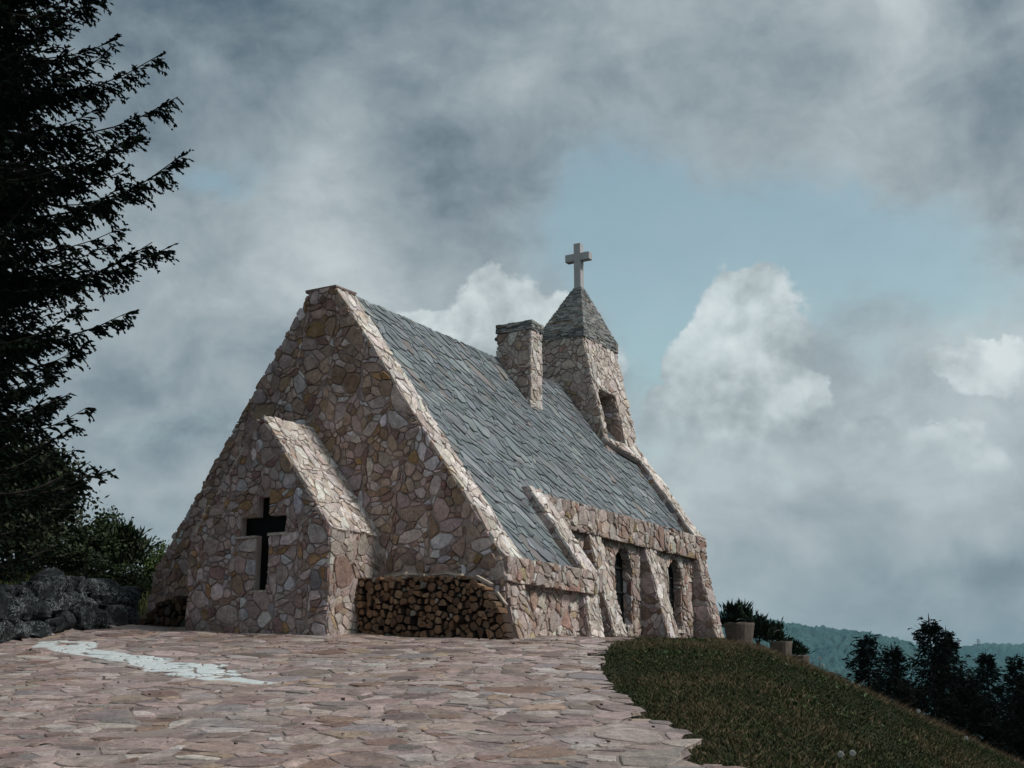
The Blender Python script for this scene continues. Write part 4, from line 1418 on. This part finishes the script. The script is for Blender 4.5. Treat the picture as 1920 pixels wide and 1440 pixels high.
# ------------------------------------------------------------------ foliage
class Blades:
    def __init__(s):
        s.p0, s.p1, s.w, s.c = [], [], [], []
    def add(s, p0, p1, w_, c_):
        s.p0.append(p0); s.p1.append(p1); s.w.append(w_); s.c.append(c_)
    def mesh(s, name, mt, parent, rs, origin=None, crossed=True, mid=.4):
        p0 = np.concatenate(s.p0); p1 = np.concatenate(s.p1); wd = np.concatenate(s.w)[:, None]; c_ = np.concatenate(s.c)
        d = p1 - p0
        L = np.linalg.norm(d, axis=1, keepdims=True) + 1e-9
        d = d / L
        ref = rs.normal(size=d.shape)
        a = np.cross(d, ref); a /= np.linalg.norm(a, axis=1, keepdims=True) + 1e-9
        b_ = np.cross(d, a)
        m_ = p0 + (p1 - p0) * mid
        N = len(p0)
        if crossed:
            V = np.stack([p0, m_ + a * wd, p1, m_ - a * wd, m_ + b_ * wd, m_ - b_ * wd], 1).reshape(-1, 3)
            i = np.arange(N)[:, None] * 6
            F = np.concatenate([i + np.array([[0, 1, 2, 3]]), i + np.array([[0, 4, 2, 5]])])
            k = 6
        else:
            V = np.stack([p0, m_ + a * wd, p1, m_ - a * wd], 1).reshape(-1, 3)
            F = np.arange(N)[:, None] * 4 + np.array([[0, 1, 2, 3]])
            k = 4
        return mesh_obj(name, V, F, mt, parent, np.repeat(c_, k, 0), origin)
def unit(v):
    return v / (np.linalg.norm(v, axis=-1, keepdims=True) + 1e-9)
def spruce_branch(bl, limb, p, direc, L, rs, col, step=.11, fine=.055, droop=.5, wid=.014, tw=.20, sweep=.25):
    """one limb with side twigs that hang and carry short needled shoots"""
    k = 9
    t = np.linspace(0, 1, k)
    h = unit(np.array([direc[0], direc[1], 0.]))
    side = np.array([-h[1], h[0], 0])
    bend = rs.uniform(-.12, .12) * L
    pts = p + h * (t * L)[:, None] + side * (bend * t ** 2)[:, None]
    pts[:, 2] += L * (direc[2] * t - sweep * np.sin(t * math.pi * .85) * .55 + .16 * t ** 3)
    limb.tube(pts, [.018 * L / 3 * (1 - .85 * q) + .003 for q in t], 5)
    nt = max(6, int(L / step) * 2)
    tt = rs.uniform(.06, 1.0, nt)
    P = np.stack([np.interp(tt, t, pts[:, i]) for i in range(3)], 1)
    tang = unit(np.stack([np.interp(np.clip(tt + .05, 0, 1), t, pts[:, i]) - np.interp(np.clip(tt - .05, 0, 1), t, pts[:, i]) for i in range(3)], 1))
    sgn = np.where(rs.random(nt) < .5, -1, 1)[:, None]
    ln = (.14 + .30 * L * tw * 1.7 * (1 - .80 * tt) * np.clip(tt * 4, .35, 1)) * rs.uniform(.6, 1.25, nt)
    dirs = unit(tang * rs.uniform(.5, 1.0, (nt, 1)) + side * sgn * rs.uniform(.15, .9, (nt, 1)) + np.array([0, 0, -1.]) * rs.uniform(-.10, droop * 2.0, (nt, 1)))
    tip = P + dirs * ln[:, None]
    tip[:, 2] -= .12 * ln
    cc = lambda q: np.clip(col * rs.uniform(.6, 1.4, (q, 1)), 0, 1)
    bl.add(P, tip, np.full(nt, wid * .9), cc(nt))
    # shoots along each twig
    reps = np.maximum(2, (ln / fine).astype(int))
    idx = np.repeat(np.arange(nt), reps)
    u = rs.uniform(.12, 1.0, len(idx))
    q0 = P[idx] + (tip[idx] - P[idx]) * u[:, None]
    td = unit(tip[idx] - P[idx])
    lat = unit(np.cross(td, np.array([0, 0, 1.])) + .02) * np.where(rs.random(len(idx)) < .5, -1, 1)[:, None]
    dd = unit(td * rs.uniform(.5, 1.1, (len(idx), 1)) + lat * rs.uniform(.25, .9, (len(idx), 1)) + np.array([0, 0, -1.]) * rs.uniform(-.35, .6, (len(idx), 1)))
    sl_ = rs.uniform(.06, .14, len(idx)) * (1.15 - .5 * u) * (fine / .055) ** .5
    bl.add(q0, q0 + dd * sl_[:, None], wid * rs.uniform(.7, 1.2, len(idx)), cc(len(idx)))
def spruce(name, x, y, H, base_h, rmax, seed, label, group=None, col=(.010, .017, .011), dens=1.0, fine=.055, step=.11, extra=(), az_lim=None, wid=.014, lean=0):
    rs = np.random.default_rng(seed)
    z = float(height(x, y)) - .1
    root = empty(name, (x, y, z))
    tag(root, label, 'tree', group)
    tr = MB()
    n_ = 10
    top = np.array([x + lean, y, z + H])
    tr.tube([np.array([x, y, z]) + (top - np.array([x, y, z])) * t for t in np.linspace(0, 1, n_)], [max(.012, .016 * H * (1 - t) + .01) for t in np.linspace(0, 1, n_)], 9)
    tr.build('trunk', M_TRUNK, root)
    bl = Blades(); limb = MB()
    col = np.array(col)
    hgt = base_h
    while hgt < H - .15:
        f = (hgt - base_h) / (H - base_h)
        rad = rmax * (1 - f) ** 1.05 * min(1, .55 + f * 6)
        for q in range(max(2, int(round(5 * dens)))):
            a = rs.uniform(0, 2 * math.pi)
            if az_lim is not None and abs((a - az_lim[0] + math.pi) % (2 * math.pi) - math.pi) > az_lim[1]:
                continue
            L = max(.12, rad * rs.uniform(.62, 1.12))
            spruce_branch(bl, limb, np.array([x + lean * hgt / H, y, z + hgt + rs.uniform(-.15, .15)]), np.array([math.cos(a), math.sin(a), .25 - .35 * (1 - f) + .5 * f ** 2]), L, rs, col, step, fine, wid=wid)
        hgt += max(.10, .34 * (1 - .55 * f)) * (H / 14) ** .5
    for (hz_, a, L, up) in extra:
        spruce_branch(bl, limb, np.array([x, y, hz_]), np.array([math.cos(a), math.sin(a), up]), L, rs, col, step * .48, fine * .85, wid=wid, droop=.62)
    # leader
    p = np.array([[x + lean, y, z + H - .25]])
    bl.add(p, p + np.array([[0, 0, .35]]), np.array([wid * 1.3]), col[None])
    bl.mesh('crown', M_NEEDLE, root, rs)
    tag(limb.build('branches', M_TRUNK, root), kind='stuff')
    return root
def bush(name, x, y, h, r, seed, label, cat='bush', group=None, col=(.035, .055, .018), leaf=.05, nclump=50, per=120, trunk=True, loose=.5, z_up=0, shape='leaf', clr=.16, stem=.0):
    """leafy crown of clumps on branching stems"""
    rs = np.random.default_rng(seed)
    z = float(height(x, y)) - .05 + z_up
    root = empty(name, (x, y, z))
    tag(root, label, cat, group)
    st = MB()
    bl = Blades()
    col = np.array(col)
    for i in range(nclump):
        d = unit(rs.normal(size=3)); d[2] = abs(d[2]) * 1.0 - .25
        k = rs.random() ** .45
        c_ = np.array([x, y, z + stem + (h - stem) * .52]) + d * np.array([r, r, (h - stem) * .5]) * k
        j = rs.uniform(.15, .4)
        mid = np.array([x, y, z]) * (1 - j) + c_ * j + np.array([0, 0, .1 * h])
        if trunk and i % 2 == 0:
            st.tube([(x, y, z), (x + (mid[0] - x) * .5, y + (mid[1] - y) * .5, z + (mid[2] - z) * .55), mid, c_], [.02 * h + .006, .012 * h + .005, .007 * h + .003, .004], 5)
        n_ = int(per * rs.uniform(.5, 1.4))
        tint = col * rs.uniform(.6, 1.45)
        cr = clr * rs.uniform(.6, 1.5) * (h ** .5)
        q = c_ + rs.normal(size=(n_, 3)) * np.array([cr, cr, cr * .7]) * loose * 1.5
        if shape == 'leaf':
            dd = unit(rs.normal(size=(n_, 3)) + np.array([0, 0, -.3]))
            ll = leaf * rs.uniform(.6, 1.3, n_)
            bl.add(q, q + dd * ll[:, None], ll * .30, np.clip(tint * rs.uniform(.7, 1.35, (n_, 1)), 0, 1))
        else:                                                     # upright needle tufts
            dd = unit(rs.normal(size=(n_, 3)) * .55 + d * .5 + np.array([0, 0, .9]))
            ll = leaf * rs.uniform(.6, 1.5, n_)
            bl.add(q, q + dd * ll[:, None], ll * .10, np.clip(tint * rs.uniform(.7, 1.35, (n_, 1)), 0, 1))
    bl.mesh('foliage' if cat == 'bush' else 'crown', M_LEAF, root, rs, crossed=shape != 'leaf', mid=.45)
    if trunk:
        st.build('stems' if cat == 'bush' else 'trunk', M_TRUNK, root)
    return root
def polar(px_az, d):
    """a spot d metres away, px_az degrees right of the path's direction"""
    a = R(px_az - CAM_YAW)
    return d * math.sin(a), d * math.cos(a)
aR = math.atan2(_R[1], _R[0])
# the big overhanging spruce: limbs that reach over the paving (height, direction, length, rise)
x, y = polar(-26.5, 15.0)
LIMBS = [(8.6, aR + 0.05, 2.2, -0.12), (8.1, aR + -0.25, 2.1, -0.29), (7.5, aR + 0.1, 1.95, -0.05), (6.95, aR + -0.05, 2.55, 0.0), (6.5, aR + 0.08, 2.75, 0.03), (5.9, aR + -0.12, 2.55, -0.09), (5.45, aR + 0.02, 2.95, 0.05), (5.2, aR + -0.3, 2.6, -0.05), (4.9, aR + 0.15, 2.7, -0.04), (4.55, aR + -0.08, 2.65, 0.03), (4.2, aR + 0.2, 2.3, -0.09), (4.0, aR + -0.2, 2.1, -0.12), (9.2, aR + 0.0, 2.2, -0.17), (9.8, aR + 0.2, 2.0, -0.17), (3.7, aR + 0.0, 1.9, -0.1)]
spruce('spruce_tree', x, y, 15.5, 4.0, 2.6, 21, 'tall dark spruce whose long limbs overhang the upper left of the scene', extra=LIMBS, dens=3.0, step=.07, fine=.036, wid=.0145, az_lim=(aR - .75, 1.7))
x, y = polar(-24.5, 20.5)
AR2 = [(2.6 + .32 * i, aR + random.uniform(-.35, .35), 2.15 - .12 * i + random.uniform(-.25, .25), random.uniform(-.02, .14)) for i in range(9)]
spruce('spruce_tree', x, y, 10.5, .3, 2.2, 22, 'second spruce standing lower behind the overhanging one', extra=AR2, dens=2.4, step=.10, fine=.05, wid=.018, az_lim=(aR - .75, 2.0))
x3, y3 = polar(-25.6, 17.0)
spruce('spruce_tree', x3, y3, 13.0, .2, 2.35, 23, 'third spruce filling the dark mass at the left edge', dens=2.6, step=.10, fine=.05, wid=.019, az_lim=(aR - .75, 2.0))
x, y = polar(-20.9, 23.0)
bush('leafy_tree', x, y, 2.8, .72, 31, 'dense broadleaf tree below the spruces at the left edge', 'tree', col=(.020, .030, .012), leaf=.10, nclump=190, per=110, clr=.13, stem=-.4)
for i, (az, d, h, r, c_, lf, lb, shp) in enumerate([
        (-18.3, 21.5, 1.15, .55, (.024, .038, .014), .065, 'dark rounded bush beside the broadleaf tree', 'leaf'),
        (-16.9, 20.8, 1.0, .42, (.030, .048, .016), .055, 'mid green bush behind the tallest boulder', 'leaf'),
        (-17.75, 22.5, 1.55, .20, (.034, .054, .018), .06, 'slim young sapling rising above the bushes', 'leaf'),
        (-17.1, 21.8, 1.2, .30, (.030, .048, .022), .15, 'small pine with upright candle shoots among the bushes', 'needle'),
        (-16.0, 23.5, 1.08, .44, (.060, .092, .022), .05, 'airy light green shrub with sky showing through', 'leaf'),
        (-15.4, 22.8, 1.12, .30, (.054, .086, .022), .05, 'bright leaved bush touching the chapel corner', 'leaf'),
        (-19.3, 20.5, .75, .65, (.022, .034, .013), .06, 'low dark bush on the bank over the boulders', 'leaf'),
        (-21.2, 19.5, 1.3, .8, (.020, .030, .012), .065, 'large dark bush under the spruces at the left edge', 'leaf')]):
    x, y = polar(az, d)
    bush('bush', x, y, h, r, 40 + i, lb, col=c_, leaf=lf, nclump=int(22 + 40 * r), per=80 if i != 4 else 50, clr=.11 if i != 4 else .085, shape=shp, loose=.5)
# right-hand side
for i, (az, d, r0, r1, h, sq, lb) in enumerate([
        (10.0, 21.6, .195, .255, .42, .03, 'largest stone planter, close to the last buttress'),
        (11.75, 23.6, .155, .185, .34, .55, 'medium square stone planter between the large and the half-hidden one'),
        (12.45, 24.2, .17, .20, .22, .35, 'half-hidden stone planter farthest from the chapel')]):
    x, y = polar(az, d)
    planter('stone_planter', x, y, r0, r1, h, 60 + i, lb, sq)
for i, (az, d, h, r, lb) in enumerate([(10.0, 27, .70, .38, 'dark bushy pine behind the largest planter'), (10.8, 26.5, .42, .26, 'lower pine bush beside the largest planter'), (11.5, 28, .50, .20, 'small pointed pine bush behind the square planter'), (12.4, 28.5, .30, .14, 'tiny pine sprig past the square planter')]):
    x, y = polar(az, d)
    bush('pine_bush', x, y, h + .15, r, 70 + i, lb, col=(.020, .036, .020), leaf=.15, nclump=int(34 * r / .4), per=34, clr=.10, shape='needle')
TOPS = [(15.35, 31, 1.22, 1.05, 'slim spruce nearest to the grass slope'), (16.35, 33, 1.10, 1.0, 'second spruce from the grass slope'), (17.95, 32, 1.72, 1.6, 'tallest spruce of the lower right, with a forked top'), (18.6, 33, 1.45, 1.25, 'spruce crowded against the forked one'),
        (20.1, 36, .95, 1.6, 'broad spruce right of the forked one'), (21.2, 34, .78, 1.5, 'spruce at the right edge of the view'), (22.3, 36, .98, 1.7, 'outermost spruce beyond the right edge'), (19.3, 29, .30, 1.4, 'low spruce in front of the broad one'), (21.6, 28, .1, 1.5, 'low spruce in front of the right edge'),
        (17.0, 29, .2, 1.1, 'short spruce between the second and the forked one'), (23.5, 30, .4, 1.6, 'spruce past the right edge')]
for i, (az, d, tz, r, lb) in enumerate(TOPS):
    x, y = polar(az, d)
    H = tz - float(height(x, y)) + .1
    spruce('spruce_tree', x, y, H, .3, r * (.8 + H / 18), 80 + i, lb, 'spruces below the grass slope', col=(.0045, .009, .0065), dens=1.5, step=.11, fine=.06, wid=.016)

# ------------------------------------------------------------------ grass
def grass():
    rs = np.random.default_rng(5)
    N = 620000
    az = rs.uniform(0, 25, N); r = 5.2 + (30 - 5.2) * rs.random(N) ** .8
    a = np.radians(az - CAM_YAW)
    x, y = r * np.sin(a), r * np.cos(a)
    edge = xb(y) + .10 * vnoise(x, y, 3.3, 2)
    near = np.abs(x - xb(y)) < .75
    on = np.zeros(N, bool)
    xi, yi = x[near], y[near]
    hit = np.zeros(len(xi), bool)
    for q in EDGE_CELLS:
        c0 = np.ones(len(xi), bool)
        for a_, nn, L in edges_out(q):
            c0 &= ((xi - a_[0]) * nn[0] + (yi - a_[1]) * nn[1]) < .012
        hit |= c0
    on[near] = hit
    keep = (x > xb(y) - .6) & ~on & ((x > edge) | (y < 16.9)) & ~((x < -8.9) & (y > 16.2) & (y < 23.2)) & ~((x < -8.05) & (y < 16.8))
    for yb_ in (18.1, 20.3, 22.65):
        keep &= ~((x < -8.45) & (y > yb_ - .02) & (y < yb_ + .45))
    x, y, r = x[keep], y[keep], r[keep]
    patch = 1.1 * vnoise(x, y, .9, 4) + .9 * vnoise(x, y, 2.3, 6) + .5 * vnoise(x, y, 6.1, 9)
    n_ = len(x)
    h = (.014 + .018 * rs.random(n_)) * (1 + .5 * np.clip(patch, -1, 1))
    tall = (rs.random(n_) < .012 + .09 * (r > 14.5)) & (patch > -.1)
    h = np.where(tall, rs.uniform(.04, .105, n_), h)
    z = height(x, y) - .022
    p0 = np.stack([x, y, z], 1)
    ln = rs.normal(size=(n_, 2)) * .75
    p1 = p0 + np.stack([ln[:, 0] * h, ln[:, 1] * h, h], 1)
    green = np.array([.026, .038, .010]); olive = np.array([.043, .046, .015]); straw = np.array([.130, .092, .052])
    k = rs.random(n_)
    dry = np.clip(.26 + .60 * patch, .04, .85)
    c_ = np.where((k < dry * .5)[:, None], straw, np.where((k < dry)[:, None], olive, green))
    c_ = np.where(tall[:, None], straw * .9, c_) * rs.uniform(.6, 1.35, (n_, 1))
    bl = Blades()
    bl.add(p0, p1, np.where(tall, .0022, .0042) * (.7 + .025 * r), c_)
    o = bl.mesh('grass', M_GRASS, None, rs, origin=(-5, 14, 0), crossed=False, mid=.35)
    tag(o, kind='stuff')
    # rank grass on the bank at the left
    N = 26000
    az = rs.uniform(-25, -11.5, N); r = rs.uniform(16.8, 27, N)
    a = np.radians(az - CAM_YAW)
    x, y = r * np.sin(a), r * np.cos(a)
    t = -.915 * (x + 12.9) - .40 * (y - 10.3)
    keep = (t > .45) & ~((x > -14.7) & (y > 13.4))
    x, y = x[keep], y[keep]
    n_ = len(x)
    h = rs.uniform(.08, .34, n_)
    p0 = np.stack([x, y, height(x, y) - .02], 1)
    ln = rs.normal(size=(n_, 2)) * .4
    p1 = p0 + np.stack([ln[:, 0] * h, ln[:, 1] * h, h], 1)
    c_ = np.where((rs.random(n_) < .3)[:, None], np.array([.085, .080, .03]), np.array([.040, .058, .015])) * rs.uniform(.6, 1.4, (n_, 1))
    bl = Blades(); bl.add(p0, p1, np.full(n_, .010), c_)
    tag(bl.mesh('bank_grass', M_GRASS, None, rs, crossed=False, mid=.35), kind='stuff')
    # broad-leaved weeds at the foot of the chapel and on the slope
    n_ = 1300
    ctr = np.array([(-7.9, 19.2), (-8.0, 20.9), (-8.1, 22.0), (-7.9, 23.4), (-5.6, 16.8), (-4.4, 15.6), (-3.9, 13.2), (-6.2, 15.1), (-3.1, 10.6), (-5.1, 12.6), (-7.4, 17.6)])
    q = ctr[rs.integers(0, len(ctr), n_)] + rs.normal(size=(n_, 2)) * .28
    q = q[q[:, 0] > xb(q[:, 1]) + .05]
    q = q[~((q[:, 0] < -8.45) & (q[:, 1] > 17))]
    n_ = len(q)
    p0 = np.stack([q[:, 0], q[:, 1], height(q[:, 0], q[:, 1])], 1)
    d = unit(rs.normal(size=(n_, 3)) * np.array([1, 1, .3]) + np.array([0, 0, .8])); l = rs.uniform(.02, .055, n_)
    bl = Blades(); bl.add(p0, p0 + d * l[:, None], l * .28, np.array([.030, .052, .014]) * rs.uniform(.6, 1.4, (n_, 1)))
    tag(bl.mesh('weeds', M_LEAF, None, rs, crossed=False, mid=.5), kind='stuff')
grass()
# dandelion clocks
for i, (az, d, hh, lb) in enumerate([(13.3, 14.5, .17, 'tallest dandelion clock, on the crest of the grass slope'), (13.42, 14.1, .12, 'dandelion clock just below the tallest one on the crest'), (17.2, 13.6, .07, 'dandelion clock halfway down the edge of the slope'),
                                  (14.4, 8.3, .06, 'dandelion clock near the bottom of the grass, right one of two'), (13.9, 8.1, .06, 'dandelion clock near the bottom of the grass, left one of two'), (19.0, 13.0, .07, 'dandelion clock farthest down the slope at the right')]):
    x, y = polar(az, d)
    z = float(height(x, y))
    rt = empty('dandelion', (x, y, z))
    tag(rt, lb, 'dandelion', 'dandelion clocks in the grass')
    sm = MB(); sm.tube([(x, y, z - .02), (x + .01, y, z + hh * .6), (x + .015, y, z + hh)], [.003, .003, .002], 5, (.06, .08, .03))
    sm.build('stem', M_GRASS, rt, tint=True)
    rs = np.random.default_rng(i)
    n_ = 90
    d3 = unit(rs.normal(size=(n_, 3)))
    c_ = np.tile(np.array([[x + .015, y, z + hh + .01]]), (n_, 1))
    bl = Blades(); bl.add(c_ + d3 * .004, c_ + d3 * .021, np.full(n_, .003), np.full((n_, 3), .6))
    bl.mesh('seed_head', M_SEED, rt, rs, crossed=True, mid=.85)
# far pylon on the ridge
px_, py_ = polar(19.85, 2950)
pz = math.tan(R(1.70)) * 2950
py = MB()
for sx in (-1, 1):
    for sy in (-1, 1):
        py.tube([(px_ + sx * 4, py_ + sy * 4, pz - 22), (px_ + sx * .8, py_ + sy * .8, pz + 20)], [.5, .4], 4)
for k, zz_ in enumerate((9, 14, 18)):
    py.tube([(px_ - 6 + k, py_ - 3, pz + zz_), (px_ + 6 - k, py_ + 3, pz + zz_)], .4, 4)
for zz_ in (-15, -8, -1, 6):
    e = 4 - (zz_ + 22) / 42 * 3.2
    py.tube([(px_ - e, py_ - e, pz + zz_), (px_ + e, py_ + e, pz + zz_ + 6)], .3, 4)
    py.tube([(px_ + e, py_ + e, pz + zz_), (px_ - e, py_ - e, pz + zz_ + 6)], .3, 4)
tag(py.build('power_pylon', M_FRAME), 'tiny steel power pylon standing on the far ridge', 'pylon')
